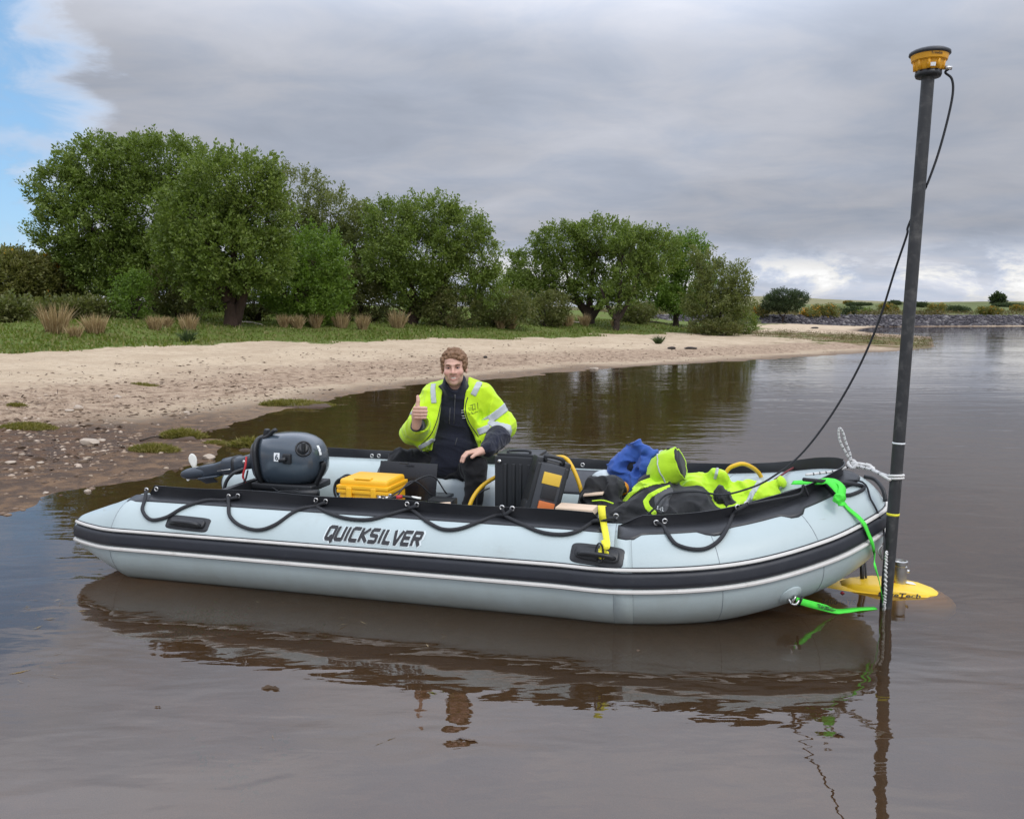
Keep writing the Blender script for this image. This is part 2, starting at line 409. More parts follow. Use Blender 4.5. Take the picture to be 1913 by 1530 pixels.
M['trouser'] = mat('black_trousers', (.006, .0062, .008), .92, .25, 14, .004, 18, sheen=.08)
M['coat_black'] = mat('black_cloth', (.013, .0135, .015), .8, .25, 10, .003, 30, sheen=.1)
M['coat_grey'] = mat('grey_cloth', (.075, .076, .08), .8, .15, 10, .002, 40)
M['blue'] = mat('blue_cloth', (.018, .070, .30), .8, .15, 9, .003, 30, sheen=.15)
M['orange'] = mat('orange_cloth', (.62, .24, .015), .75, .1, 20)
M['wood'] = mat('pale_wood', (.62, .47, .34), .7, .12, 12, .001, 50)
M['screen'] = mat('screen_black', (.008, .008, .010), .25, .1, 5)
M['orange_latch'] = mat('orange_latch', (.60, .16, .04), .5, .1, 20)
M['label_yellow'] = mat('label_yellow', (.70, .45, .05), .55, .1, 20)
M['skin'] = mat('skin', (.5, .3, .22), .5, .08, 30, .0006, 220, attr='tone', spec=.4)
M['hair'] = mat('hair', (.21, .112, .055), .6, .45, 70, .004, 210)
M['teeth'] = mat('teeth', (.60, .55, .48), .3)
M['eye'] = mat('eye_white', (.5, .47, .45), .3); M['iris'] = mat('iris', (.03, .03, .035), .2)
M['lip'] = mat('lip', (.42, .17, .15), .5)
M['stone'] = mat('stone', (.40, .33, .26), .85, .35, 9, .006, 40)
M['stone_dark'] = mat('dark_stone', (.035, .028, .024), .9, .3, 9, .006, 40)
M['wood_dead'] = mat('dead_wood', (.055, .038, .026), .9, .4, 14, .006, 40)
M['wood_grey'] = mat('bleached_wood', (.42, .36, .30), .9, .3, 14, .006, 40)
M['bark'] = mat('bark', (.042, .028, .020), .95, .5, 7, .03, 14, dirt=((.10, .055, .032), 3, .55, .8, .6))
M['bark2'] = mat('bark_reddish', (.050, .029, .020), .95, .5, 7, .03, 14)
M['leaf1'] = leaf_mat('willow_leaf', (.098, .145, .022), (.135, .188, .032), (.235, .295, .075))
M['leaf2'] = leaf_mat('willow_leaf_olive', (.118, .142, .036), (.155, .178, .05), (.24, .26, .105))
M['leaf3'] = leaf_mat('willow_leaf_bright', (.098, .168, .020), (.135, .215, .030), (.20, .29, .055))
M['leaf4'] = leaf_mat('bramble_leaf', (.098, .118, .030), (.138, .148, .044), (.215, .205, .085), 1.6)
M['leaf5'] = leaf_mat('gorse_leaf', (.125, .135, .034), (.165, .165, .046), (.23, .21, .07), 1.4)
M['gorse_flower'] = leaf_mat('gorse_flower', (.40, .17, .01), (.50, .24, .012), (.55, .30, .02), 3, .2)
M['leaf6'] = leaf_mat('far_leaf', (.040, .062, .026), (.055, .080, .030), (.075, .10, .04), .3)
M['rush'] = leaf_mat('dry_rush', (.28, .19, .095), (.37, .265, .14), (.50, .385, .22), 6, .25)
M['rush_g'] = leaf_mat('green_rush', (.035, .060, .024), (.06, .09, .03), (.10, .13, .05), 6, .25)
M['grass'] = leaf_mat('bank_grass', (.105, .150, .020), (.145, .18, .032), (.26, .235, .09), .8, .35)
M['sedge'] = leaf_mat('shore_sedge', (.115, .12, .018), (.19, .17, .032), (.30, .25, .09), 5, .35)
M['weed'] = leaf_mat('water_weed', (.03, .07, .015), (.05, .10, .02), (.09, .13, .03), 8, .3)
M['litter'] = mat('dry_litter', (.10, .066, .042), .95, .5, 5)
M['pebble'] = None

# ------------------------------------------------------------------ terrain
shore_px = [(0,957),(67,925),(134,917),(214,902),(288,882),(335,869),(361,861),(391,834),(421,790),(468,772),(508,762),(570,757),(636,748),(700,731),(760,722),(900,710),(1110,690),(1280,680),(1390,674),(1500,667),(1600,660),(1690,655),(1745,650),
            (1738,629),(1640,623),(1600,618),(1612,614.5)]
near = [PZ(x, y)[:2] for x, y in shore_px]
LP0, LP1 = np.array([40.0, 133.0]), np.array([96.0, 152.5]); LD = (LP1-LP0)/np.linalg.norm(LP1-LP0); LN = np.array([-LD[1], LD[0]])
left = [(-16, -12), (-10.5, -3), (-7.5, 2.2), (-5.6, 4.6)]
poly = np.array([np.array(p) for p in left]+near+[PZ(1640, 610.6)[:2], LP1+LD*0, LP1+LD*130, np.array([330, 40.]), np.array([200, -80.]), np.array([-20, -80.])])
def sdist(x, y):
    """signed distance to the lake outline, positive on land"""
    p = np.stack([x, y], -1); best = np.full(x.shape, 1e9); ins = np.zeros(x.shape, bool); n = len(poly)
    for i in range(n):
        a, b = poly[i], poly[(i+1) % n]; ab = b-a; ap = p-a
        h = np.clip((ap@ab)/(ab@ab), 0, 1); best = np.minimum(best, np.hypot(ap[..., 0]-h*ab[0], ap[..., 1]-h*ab[1]))
        c = ((a[1] > y) != (b[1] > y)) & (x < (b[0]-a[0])*(y-a[1])/(b[1]-a[1]+1e-12)+a[0]); ins ^= c
    return np.where(ins, -best, best)
def sst(x, a, b): t = np.clip((x-a)/(b-a), 0, 1); return t*t*(3-2*t)
def terrain(x, y, full=False):
    d = sdist(x, y); d = d+(fbm2(x*1.3, y*1.3, 4, 41.)-.5)*1.1*(1-sst(y, 30, 60))
    wob = (fbm2(x*.55, y*.55, 4, 5.0)-.5)*1.5*sst(np.abs(d), 0, .6)
    dn = d+wob
    s = (x-LP0[0])*LN[0]+(y-LP0[1])*LN[1]
    far = sst(y+.1*x, 75, 118)
    dw = -np.minimum(d, 0)
    zw = -.03*np.minimum(dw, 1.5)/1.5-.42*(1-np.exp(-np.maximum(dw-.2, 0)/3.2))-1.2*sst(dw, 6, 40)
    dl = np.maximum(dn, 0)
    zl = np.where(dl < 1.3, .034*dl, .044+.05*(dl-1.3)); zl = np.minimum(zl, .60)
    bank = .62*sst(dl, 11.8, 18.5)+.9*sst(dl, 17, 32)+.5*sst(dl, 32, 60)
    zl = (zl+bank*(1-.72*far)*(1-.55*sst(x, 8, 30)))
    zl += (fbm2(x*1.6, y*1.6, 4, 9.)-.5)*.10*sst(dl, 0.3, 4)+(fbm2(x*5, y*5, 3, 2.)-.5)*.035*sst(dl, .0, 1.0)+(fbm2(x*.25, y*.25, 3, 21.)-.5)*.9*sst(dl, 14, 26)
    zb = .12*sst(s, 0, 2.2)+1.75*sst(s, 1.8, 8.5)+6.2*sst(s, 6, 230)*(.72+.75*sst(x, 70, 330))+(fbm2(x*.06, y*.06, 4, 3.)-.5)*1.6*sst(s, 10, 40)
    zb += 10.0*np.exp(-((x-150)/80)**2-((y-600)/120)**2)
    z = np.where(d > 0, np.where(s > 0, np.maximum(zl*(1-sst(s, 0, 6)), zb), zl), zw)
    z = z+np.where(d <= 0, (fbm2(x*1.3, y*1.3, 4, 14.)-.5)*.10*sst(dw, .25, 2)+(fbm2(x*4.5, y*4.5, 3, 17.)-.5)*.03*sst(dw, .05, .5), 0)
    z = np.minimum(z, 40)
    if not full: return z
    en = (fbm2(x*.45, y*.45, 5, 31.)-.5)*4.2
    grass = sst(dn+en, 10.9, 13.2)*sst(dn, 8.8, 10.6)*(1-sst(s, -3, 0))+sst(s, 9.5, 11)
    # green spit of land at the far end of the beach
    sx, sy = PZ(1672, 640)[:2]
    g2 = sst(np.hypot((x-sx)/12.0, (y-sy)/13.0)+en*.12, 1.15, .45)*sst(d, -.2, .3); 
    wet = sst(dn+en*.30, 1.7, .1)
    mud = sst(np.hypot((x+4.6)/3.3, (y-7.9)/3.7)+en*.09, 1.15, .7)
    stoneb = sst(s, 1.9, 2.6)*(1-sst(s, 9, 10.5))
    field = sst(s, 30, 60)*sst(x, 65, 100)
    grav = sst(dn+en*.35, 1.0, 2.0)*sst(dn+en*.5, 6.6, 3.6)*(1-far)
    return z, dict(grass=np.clip(grass, 0, 1), spit=g2, wet=np.clip(wet, 0, 1), mud=mud, stoneb=stoneb, field=field, grav=grav), d
def build_ground():
    ys = [-14.0]; st = .16
    while ys[-1] < 900:
        y = ys[-1]; ys.append(y+max(.11, .009*max(y, 0), .009*(12-y) if y < 2 else 0))
    ys = np.array(ys); q = np.linspace(-1, 1, 420); q = np.sign(q)*np.abs(q)**1.25
    Y = np.repeat(ys[:, None], len(q), 1); X = q[None]*(np.abs(ys)[:, None]*1.15+15)
    z, at, d = terrain(X, Y, True)
    V = np.stack([X, Y, z], -1).reshape(-1, 3); n, m = X.shape
    i = np.arange((n-1)*m).reshape(n-1, m)[:, :-1].ravel(); F = np.stack([i, i+1, i+m+1, i+m], 1)
    return V, F, {k: v.ravel() for k, v in at.items()}
gV, gF, gA = build_ground()
def ground_mat():
    m = bpy.data.materials.new('shore_ground'); m.use_nodes = True; t = NT(m.node_tree)
    b = t.n('ShaderNodeBsdfPrincipled'); o = t.n('ShaderNodeOutputMaterial'); t.l(b.outputs[0], o.inputs[0])
    p = t.n('ShaderNodeTexCoord').outputs['Object']
    A = lambda k: t.n('ShaderNodeAttribute', attribute_name=k).outputs['Fac']
    nf = t.noise(p, 34, 4, .7); nm = t.noise(p, 5.5, 5, .62, .4); nl = t.noise(p, .8, 4, .55)
    st = t.noise(t.vmul(p, (.5, 2.2, 1)), 2.6, 5, .6, .6)
    sand = t.mix(t.mr(nl, .38, .62), (.47, .365, .250), (.54, .43, .30))
    sand = t.mix(t.mr(nm, .48, .70, 0, .65), sand, (.36, .27, .18))
    sand = t.mix(t.mr(nf, .50, .68, 0, .7), sand, (.30, .215, .15))
    sand = t.mix(t.mr(nf, .44, .28, 0, .4), sand, (.66, .55, .44))
    sand = t.mix(t.mr(st, .57, .70, 0, .5), sand, (.25, .17, .105))
    grv = t.mix(t.mr(nf, .42, .6), (.25, .165, .105), (.43, .32, .23)); grv = t.mix(t.mr(nm, .48, .62, 0, .75), grv, (.14, .088, .052))
    c = t.mix(t.math('MULTIPLY', A('grav'), t.mr(nm, .25, .6, .45, .95)), sand, grv)
    mudc = t.mix(t.mr(nm, .36, .66), (.040, .021, .011), (.120, .066, .036)); mudc = t.mix(t.mr(nf, .53, .66, 0, .7), mudc, (.22, .15, .095))
    mudf = t.math('MULTIPLY', A('mud'), t.mr(nm, .22, .45, .8, 1.0)); c = t.mix(mudf, c, mudc)
    wet = A('wet'); wetc = t.mix(t.mr(nm, .4, .65), (.075, .042, .022), (.20, .125, .072))
    c = t.mix(t.math('MULTIPLY', wet, .85), c, wetc)
    gr = t.mix(t.mr(nm, .35, .65), (.085, .125, .020), (.12, .150, .030)); gr = t.mix(t.mr(nl, .5, .72, 0, .55), gr, (.135, .115, .045))
    gf = t.mr(t.math('ADD', A('grass'), t.math('MULTIPLY', t.math('SUBTRACT', nm, .5), .9)), .38, .62)
    c = t.mix(gf, c, gr)
    sp = t.mix(t.mr(nm, .4, .6), (.105, .105, .018), (.075, .092, .018)); sp = t.mix(t.mr(nl, .45, .6, 0, .8), sp, (.16, .09, .045))
    big = t.noise(t.vmul(p, (.35, 1, 1)), .9, 5, .65, .8); c = t.mix(t.math('MULTIPLY', t.mr(t.math('ADD', A('spit'), t.math('MULTIPLY', t.math('SUBTRACT', big, .5), 5.0)), .45, .75), t.mr(A('spit'), .03, .2)), c, sp)
    # moor, field, stone bank far away
    mo = t.noise(t.vmul(p, (1, 1, 1)), .09, 5, .65, .5); mo2 = t.noise(p, .35, 4, .6)
    sep = t.n('ShaderNodeSeparateXYZ'); t.l(p, sep.inputs[0])
    farf = t.mr(sep.outputs[1], 105, 135)
    moor = t.mix(t.mr(mo, .40, .6), (.085, .088, .028), (.125, .110, .045)); moor = t.mix(t.mr(mo2, .54, .66, 0, .7), moor, (.055, .052, .022))
    moor = t.mix(t.math('MULTIPLY', A('field'), t.mr(mo, .3, .55)), moor, (.112, .135, .045))
    moor = t.mix(t.mr(sep.outputs[1], 380, 460), moor, (.20, .185, .095))
    c = t.mix(t.math('MULTIPLY', farf, A('grass')), c, moor)
    c = t.mix(A('stoneb'), c, t.mix(t.mr(t.noise(p, 1.3, 3, .7), .4, .6), (.045, .040, .046), (.12, .105, .105)))
    # silt below the waterline
    uw = t.mr(sep.outputs[2], .012, -.05)
    silt = t.mix(t.mr(nm, .38, .66), (.15, .088, .048), (.24, .148, .085)); silt = t.mix(t.mr(nl, .45, .65, 0, .6), silt, (.11, .082, .048)); silt = t.mix(t.mr(nf, .56, .72, 0, .35), silt, (.25, .165, .10))
    c = t.mix(uw, c, silt)
    t.put(b.inputs['Base Color'], c)
    damp = t.math('MULTIPLY', t.math('MAXIMUM', wet, mudf), t.mr(nm, .62, .42, .3, 1.0))
    t.l(t.mr(damp, 0, 1, .94, .66), b.inputs['Roughness']); b.inputs['Specular IOR Level'].default_value = .22
    bm = t.n('ShaderNodeBump'); bm.inputs['Distance'].default_value = .05
    t.l(t.math('ADD', t.math('MULTIPLY', nf, .45), nm), bm.inputs['Height']); t.l(bm.outputs[0], b.inputs['Normal'])
    return m
solo('ground', (gV, gF), ground_mat(), 'sandy lake shore rising to a grassy bank', 'shore', kind='structure', cols=gA)
GB = BVHTree.FromPolygons([tuple(v) for v in gV], gF.tolist())
def G(px, py):
    h = GB.ray_cast(Vector(CO), Vector(pray(px, py)).normalized())
    return np.array(h[0]) if h[0] is not None else PZ(px, py)
def gz(x, y): return float(terrain(np.array([x]), np.array([y]))[0])

def water_mat():
    m = bpy.data.materials.new('peaty_water'); m.use_nodes = True; t = NT(m.node_tree); o = t.n('ShaderNodeOutputMaterial')
    p = t.n('ShaderNodeTexCoord').outputs['Object']
    n1 = t.noise(t.vmul(p, (.75, 1.6, 1)), 2.3, 2, .5, .5); n2 = t.noise(t.vmul(p, (.7, 1.9, 1)), 7.5, 2, .5, .3)
    n4 = t.noise(t.vmul(p, (.35, 1.5, 1)), .55, 2, .5, .4)
    n3 = t.noise(t.vmul(p, (.5, 1.0, 1)), .16, 3, .5, .8); ruf = t.mr(n3, .36, .64, .35, 1.15)
    h = t.math('ADD', t.math('MULTIPLY', n1, .0072), t.math('MULTIPLY', n2, .0013)); h = t.math('ADD', t.math('MULTIPLY', h, ruf), t.math('MULTIPLY', n4, .0075))
    bm = t.n('ShaderNodeBump'); bm.inputs['Distance'].default_value = 1.0; bm.inputs['Strength'].default_value = 1.0; t.l(h, bm.inputs['Height'])
    fr = t.n('ShaderNodeFresnel'); fr.inputs['IOR'].default_value = 1.9; t.l(bm.outputs[0], fr.inputs['Normal'])
    tr = t.n('ShaderNodeBsdfTransparent'); tr.inputs['Color'].default_value = (.84, .67, .47, 1)
    df = t.n('ShaderNodeBsdfDiffuse'); df.inputs['Color'].default_value = (.135, .080, .038, 1)
    gl = t.n('ShaderNodeBsdfGlossy'); gl.inputs['Roughness'].default_value = .012; t.l(bm.outputs[0], gl.inputs['Normal'])
    body = t.n('ShaderNodeMixShader'); body.inputs[0].default_value = .24; t.l(tr.outputs[0], body.inputs[1]); t.l(df.outputs[0], body.inputs[2])
    ms = t.n('ShaderNodeMixShader'); t.l(fr.outputs[0], ms.inputs[0]); t.l(body.outputs[0], ms.inputs[1]); t.l(gl.outputs[0], ms.inputs[2]); t.l(ms.outputs[0], o.inputs[0])
    return m
solo('water', (np.array([(-60, -60, 0), (420, -60, 0), (420, 420, 0), (-60, 420, 0)], float), [[0, 1, 2, 3]]), water_mat(), 'calm brown lake water', 'lake', kind='structure')

# ------------------------------------------------------------------ foliage
def quads_leaves(P, D, size, asp=.5, fold=.25):
    """diamond leaves folded along the midrib; P points, D axis directions"""
    n = len(P); D = D/np.linalg.norm(D, axis=1)[:, None]
    S = np.cross(D, rng.normal(size=(n, 3))); S /= np.linalg.norm(S, axis=1)[:, None]; U = np.cross(S, D)
    L = (size*rng.uniform(.7, 1.3, n))[:, None]; w = L*asp*.5
    V = np.stack([P, P+D*L*.5+S*w+U*L*fold*.3, P+D*L, P+D*L*.5-S*w+U*L*fold*.3], 1).reshape(-1, 3)
    F = np.arange(n*4).reshape(-1, 4)
    return V, F, np.repeat(rng.random(n), 4)
def sprigs(A, D, L, per, spread, size, asp=.5):
    """A anchors, D shoot directions, L lengths -> leaves along each shoot"""
    n = len(A); t = rng.random((n, per)); 
    P = A[:, None]+D[:, None]*(L[:, None]*t)[..., None]+rng.normal(size=(n, per, 3))*(spread*(1.05-.65*t))[..., None]
    DD = D[:, None]*.9+rng.normal(size=(n, per, 3))*.75
    V, F, r = quads_leaves(P.reshape(-1, 3), DD.reshape(-1, 3), size, asp)
    c = np.repeat(rng.random(n), per*4); return V, F, np.clip(.6*r+.4*c, 0, 1)
def norm(v): return v/(np.linalg.norm(v, axis=-1, keepdims=True)+1e-9)
def crown_shoots(lobes, dens, inner=.62, up=.55):
    A = []; D = []
    for c, r in lobes:
        c = np.array(c); r = np.array(r); area = 4*math.pi*((r[0]*r[1])**1.6/3+(r[0]*r[2])**1.6/3+(r[1]*r[2])**1.6/3)**(1/1.6); n = int(area*dens)
        q = norm(rng.normal(size=(n, 3))); rad = rng.uniform(inner, 1.0, n)**.7*(1+.16*(vnoise(q*2.2+c)-.5)*2)
        p = c+q*rad[:, None]*r; keep = np.ones(n, bool)
        for c2, r2 in lobes:
            if c2 is not c and not np.allclose(c2, c): keep &= (np.linalg.norm((p-np.array(c2))/np.array(r2), axis=1) > .60)
        A.append(p[keep]); D.append(norm(norm(q*r)[keep]*.75+np.array([0, 0, up])+rng.normal(size=(keep.sum(), 3))*.38))
    return np.vstack(A), np.vstack(D)
def limb(a, b, ra, rb, wob=.08, n=5):
    a = np.array(a, float); b = np.array(b, float); t = np.linspace(0, 1, n)[:, None]; L = np.linalg.norm(b-a)
    p = a+(b-a)*t+rng.normal(size=(n, 3))*wob*L*np.sin(t*math.pi); p[:, 2] += np.sin(t[:, 0]*math.pi)*L*.05
    return sweep(p, np.linspace(ra, rb, n), 6)
def tree(name, label, group, base, lobes, stems, lm, bm_, dens=8.5, per=34, size=.13, L=.62, spread=.13, up=.55, trunk_r=.2, cat='tree', twigs=40):
    """stems: list of fork paths given in offsets from base; lobes in world space"""
    t = thing(name, label, cat, base, group=group)
    A, D = crown_shoots(lobes, dens*1.12, .5, up)
    V, F, r = sprigs(A, D, L*rng.uniform(.6, 1.35, len(A)), per, spread, size*1.12)
    part('crown', (V, F), lm, t, smooth=False, cols={'rnd': r})
    parts = []; tips = []
    for s in stems:
        pts = [np.array(base)+np.array(q[:3]) for q in s]; rr = [q[3]*trunk_r for q in s]
        if len(pts) > 2: cp = catmull(pts, 5); rc = np.interp(np.linspace(0, len(pts)-1, len(cp)), range(len(pts)), rr)
        else: cp, rc = np.array(pts), rr
        cp = cp+rng.normal(size=cp.shape)*.03*np.linspace(0, 1, len(cp))[:, None]
        parts.append(sweep(cp, rc, 8)); tips.append((pts[-1], rr[-1])); tips.append((pts[len(pts)//2], rr[len(pts)//2]*.7))
    for k in rng.choice(len(A), min(twigs, len(A)), replace=False):
        tp, tr = min(tips, key=lambda q: np.linalg.norm(q[0]-A[k])+.4*rng.random())
        c = tp+(A[k]-tp)*.5; c[2] -= .1
        parts.append(sweep(catmull([tp, c+rng.normal(size=3)*.18, A[k]], 4), np.linspace(tr*.55, .012, 9), 5, caps=False))
    part('trunk', join(*parts), bm_, t)
    return t
def px_lobes(Y, ls, dy=.8):
    out = []
    for l in ls:
        cx, cy, rx, ry = l[:4]; oy = l[4] if len(l) > 4 else 0.0
        k = (Y+oy)/FPX; out.append((W(cx, cy, Y+oy), np.array([rx*k, rx*k*dy, ry*k])))
    return out
# ------------------------------------------------------------------ trees along the bank
BANK = 'willow trees along the bank'
def bank_tree(name, label, bx, by, lobes, stems, lm, bm_, Y=None, **k):
    g = G(bx, by)
    if Y is not None: p = W(bx, by, Y); g = np.array([p[0], Y, gz(p[0], Y)])
    g[2] -= .08
    return tree(name, label, BANK, g, px_lobes(g[1], [(l[0], l[1]+7, l[2]-5, l[3]-7)+tuple(l[4:]) for l in lobes]), stems, M[lm], M[bm_], **k)
V3 = lambda *q: q
bank_tree('willow_tree', 'tallest broad willow at the far left of the bank, thin foliage on its left side', 285, 585,
    [(118,350,56,50,-.5),(112,430,48,46,-.3),(205,318,95,62),(300,312,95,60,.5),(175,410,88,66,-.6),(275,395,105,78),(345,400,70,80,.6),(215,490,75,66),(310,490,85,66,-.2),(160,480,46,40,.3)],
    [[V3(0,0,0,1),V3(.1,0,1.0,.8),V3(.5,0,2.2,.6),V3(.8,.1,4.2,.28)],[V3(0,0,0,.8),V3(-.3,0,1.1,.7),V3(-1.2,0,2.3,.5),V3(-2.6,-.2,4.0,.25)],[V3(-.9,.2,0,.7),V3(-1.2,.1,1.4,.6),V3(-1.6,0,3.0,.4),V3(-1.2,0,4.8,.2)],[V3(-1.2,0,1.4,.5),V3(-2.4,0,2.6,.4),V3(-3.8,0,3.4,.2)]],
    'leaf1', 'bark', Y=38.5, dens=9, trunk_r=.24, twigs=90)
bank_tree('willow_tree', 'dark dense willow with a thick forked trunk standing open at its foot', 434, 609,
    [(430,345,92,58),(385,410,85,70),(478,400,66,80),(420,470,88,62,-.6),(490,480,52,60),(345,470,52,55,.3),(398,530,50,34,-.5)],
    [[V3(0,0,0,1.25),V3(.0,0,.7,1.0),V3(-.25,0,1.4,.75),V3(-.7,0,2.6,.5),V3(-1.2,.2,4.4,.22)],[V3(.1,0,.2,.9),V3(.4,0,1.0,.62),V3(.62,0,1.9,.5),V3(.9,0,4.0,.22)],[V3(0,0,.9,.7),V3(.05,.2,2.0,.6),V3(.2,.3,4.6,.2)]],
    'leaf1', 'bark2', dens=10, trunk_r=.31, twigs=60)
bank_tree('willow_tree', 'small bright willow with low hanging foliage right of the forked trunk', 545, 606,
    [(585,490,66,62),(555,545,72,48,-.5),(612,545,38,52),(530,480,38,40),(590,580,48,22,-.3)],
    [[V3(0,0,0,1.1),V3(.05,0,.8,.85),V3(.2,0,1.7,.6),V3(.9,0,2.9,.25)],[V3(.05,0,.6,.6),V3(-.3,0,1.5,.45),V3(-.6,0,2.6,.2)]],
    'leaf3', 'bark2', dens=11, trunk_r=.17, size=.12, twigs=40)
bank_tree('willow_tree', 'olive grey thin crowned willow behind the small bright one', 650, 600,
    [(555,365,56,58),(545,430,60,55),(630,405,62,50),(688,440,50,56,-.3),(640,470,62,56),(700,500,46,46),(660,520,70,40)],
    [[V3(0,0,0,1),V3(-.3,0,1.2,.8),V3(-1.2,0,2.6,.5),V3(-2.3,0,4.4,.2)],[V3(0,0,.5,.8),V3(.4,0,1.8,.6),V3(.8,0,3.6,.25)],[V3(0,0,1,.6),V3(-.2,0,2.6,.5),V3(-.4,0,4.4,.2)]],
    'leaf2', 'bark', Y=43, dens=7.0, trunk_r=.2, size=.115, twigs=110)
bank_tree('willow_tree', 'rounded willow with a V shaped reddish trunk, right end of the left clump', 772, 606,
    [(735,418,52,50,.3),(800,405,62,42),(848,432,62,50),(888,480,46,60),(790,470,76,56,-.5),(860,520,56,46),(728,485,46,46,-.3),(775,530,52,32,-.5),(905,535,32,40)],
    [[V3(0,0,0,1.2),V3(0,0,.5,1.0),V3(.05,0,1.3,.7),V3(-.1,0,2.2,.5),V3(-.6,0,4.0,.2)],[V3(.1,0,.35,.85),V3(.6,0,1.1,.66),V3(1.2,0,1.8,.55),V3(2.3,0,3.4,.22)],[V3(.05,0,1.3,.6),V3(-.5,0,1.8,.42),V3(-1.2,0,2.6,.2)],[V3(.6,0,1.1,.5),V3(.9,0,2.4,.4),V3(1.1,0,4.4,.18)]],
    'leaf1', 'bark2', dens=9.5, trunk_r=.24, size=.12, twigs=60)
bank_tree('willow_tree', 'wide open crowned willow at the left of the right clump, sky showing through', 1100, 604,
    [(1052,452,58,42),(1122,440,66,36),(998,500,46,46),(1060,505,56,40),(1150,482,52,40,.4),(990,545,46,34),(1110,540,56,28),(965,490,20,28)],
    [[V3(0,0,0,1.3),V3(-.1,0,.7,1.0),V3(-.7,0,1.5,.62),V3(-1.4,0,3.2,.22)],[V3(.1,0,.4,.9),V3(.6,0,1.1,.7),V3(1.3,0,2.0,.5),V3(1.7,0,3.9,.2)],[V3(0,0,.7,.8),V3(.1,0,2.0,.5),V3(.3,0,4.0,.2)],[V3(-.5,0,1.2,.6),V3(-1.7,0,1.8,.42),V3(-2.9,0,2.4,.18)]],
    'leaf1', 'bark', dens=8.0, trunk_r=.30, size=.13, twigs=110)
bank_tree('willow_tree', 'slim many stemmed willow between the two larger ones of the right clump', 1150, 602,
    [(1190,452,46,34),(1225,470,46,40),(1185,510,46,36),(1150,550,38,26)],
    [[V3(0,0,0,1),V3(.05,0,.6,.8),V3(-.5,0,1.5,.5),V3(-.9,0,2.6,.2)],[V3(0,0,.5,.8),V3(.5,0,1.3,.6),V3(1.3,0,3.4,.2)],[V3(0,0,.5,.6),V3(.2,0,1.8,.5),V3(.3,0,3.8,.18)]],
    'leaf1', 'bark', Y=46, dens=8, trunk_r=.2, size=.13, twigs=50)
bank_tree('willow_tree', 'bright leafy willow with its trunk on the grass at the right of the right clump', 1262, 610,
    [(1228,490,56,48),(1282,470,40,38),(1295,520,44,46),(1215,545,46,32,-.4),(1270,560,50,26)],
    [[V3(0,0,0,1.2),V3(0,0,.7,.9),V3(-.3,0,1.5,.6),V3(-.9,0,3.0,.22)],[V3(0,0,.6,.8),V3(.35,0,1.5,.6),V3(.7,0,3.2,.22)]],
    'leaf3', 'bark', dens=10.5, trunk_r=.2, size=.125, twigs=40)
bank_tree('willow_tree', 'feathery low willow sloping down to the right end of the clump', 1335, 602,
    [(1338,525,42,42),(1374,532,28,46),(1330,570,56,30),(1385,565,22,36),(1310,480,20,26)],
    [[V3(0,0,0,1),V3(.2,0,.9,.7),V3(.8,0,2.2,.25)],[V3(0,0,.3,.7),V3(-.4,0,1.4,.5),V3(-.6,0,3.0,.2)]],
    'leaf2', 'bark', Y=47, dens=10, trunk_r=.17, size=.12, twigs=50, up=.8)
g = G(1461, 603); k = g[1]/FPX
tree('thorn_tree', 'lone small dark trunked tree on the point before the stony bank', None, g-np.array([0,0,.1]), px_lobes(g[1], [(1463,556,30,13),(1444,568,20,12),(1486,560,22,13),(1466,572,34,10)]),
    [[V3(0,0,0,1.2),V3(.1,0,.9,.9),V3(-.5,0,1.6,.5),V3(-1.0,0,2.4,.2)],[V3(.1,0,.8,.9),V3(.5,0,1.5,.5),V3(1.1,0,2.4,.2)]], M['leaf6'], M['bark'], dens=7, per=22, size=.17, L=.6, spread=.16, trunk_r=.19, twigs=60)

# ------------------------------------------------------------------ bushes
def bush(name, label, cat, base, rad, lm, group=None, dens=14, per=26, size=.10, L=.38, flower=None, n_lobes=4, up=.6, stems=True):
    t = thing(name, label, cat, base, group=group); base = np.array(base); rad = np.array(rad); lobes = []
    for i in range(n_lobes):
        o = np.array([rng.uniform(-.55, .55)*rad[0], rng.uniform(-.4, .4)*rad[1], rad[2]*rng.uniform(.38, .62)]) if i else np.array([0, 0, rad[2]*.5])
        lobes.append((base+o, rad*np.array([.62, .62, .5])*(1 if i == 0 else rng.uniform(.65, .9))))
    A, D = crown_shoots(lobes, dens, .55, up); keep = A[:, 2] > base[2]-.05; A, D = A[keep], D[keep]
    V, F, r = sprigs(A, D, L*rng.uniform(.5, 1.4, len(A)), per, .09*size/.1, size)
    part('foliage', (V, F), M[lm], t, smooth=False, cols={'rnd': r})
    if stems:
        part('stems', join(*[sweep(catmull([base+rng.normal(size=3)*[.12, .12, 0], base+(A[j]-base)*.5+rng.normal(size=3)*.08, A[j]], 3), np.linspace(.03, .006, 7)*max(rad[2], .5), 4, caps=False) for j in rng.choice(len(A), 12)]), M['bark'], t)['kind'] = 'stuff'
    if flower is not None:
        kk = rng.choice(len(A), int(len(A)*flower[1])); V, F, r = sprigs(A[kk]+D[kk]*L*.5, D[kk], L*np.ones(len(kk))*.8, flower[2], .08*size/.1, size*.75, .9)
        part('flowers', (V, F), M[flower[0]], t, smooth=False, cols={'rnd': r})['kind'] = 'stuff'
    return t
def bush_px(name, label, cat, cx, by, hw, h, Y, lm, group=None, **k):
    p = W(cx, by, Y); q = Y/FPX; z = gz(p[0], Y)
    return bush(name, label, cat, (p[0], Y, z-.03), (hw*q, hw*q*.8, max(.3, h*q)), lm, group, **k)
UND = 'undergrowth below the trees'
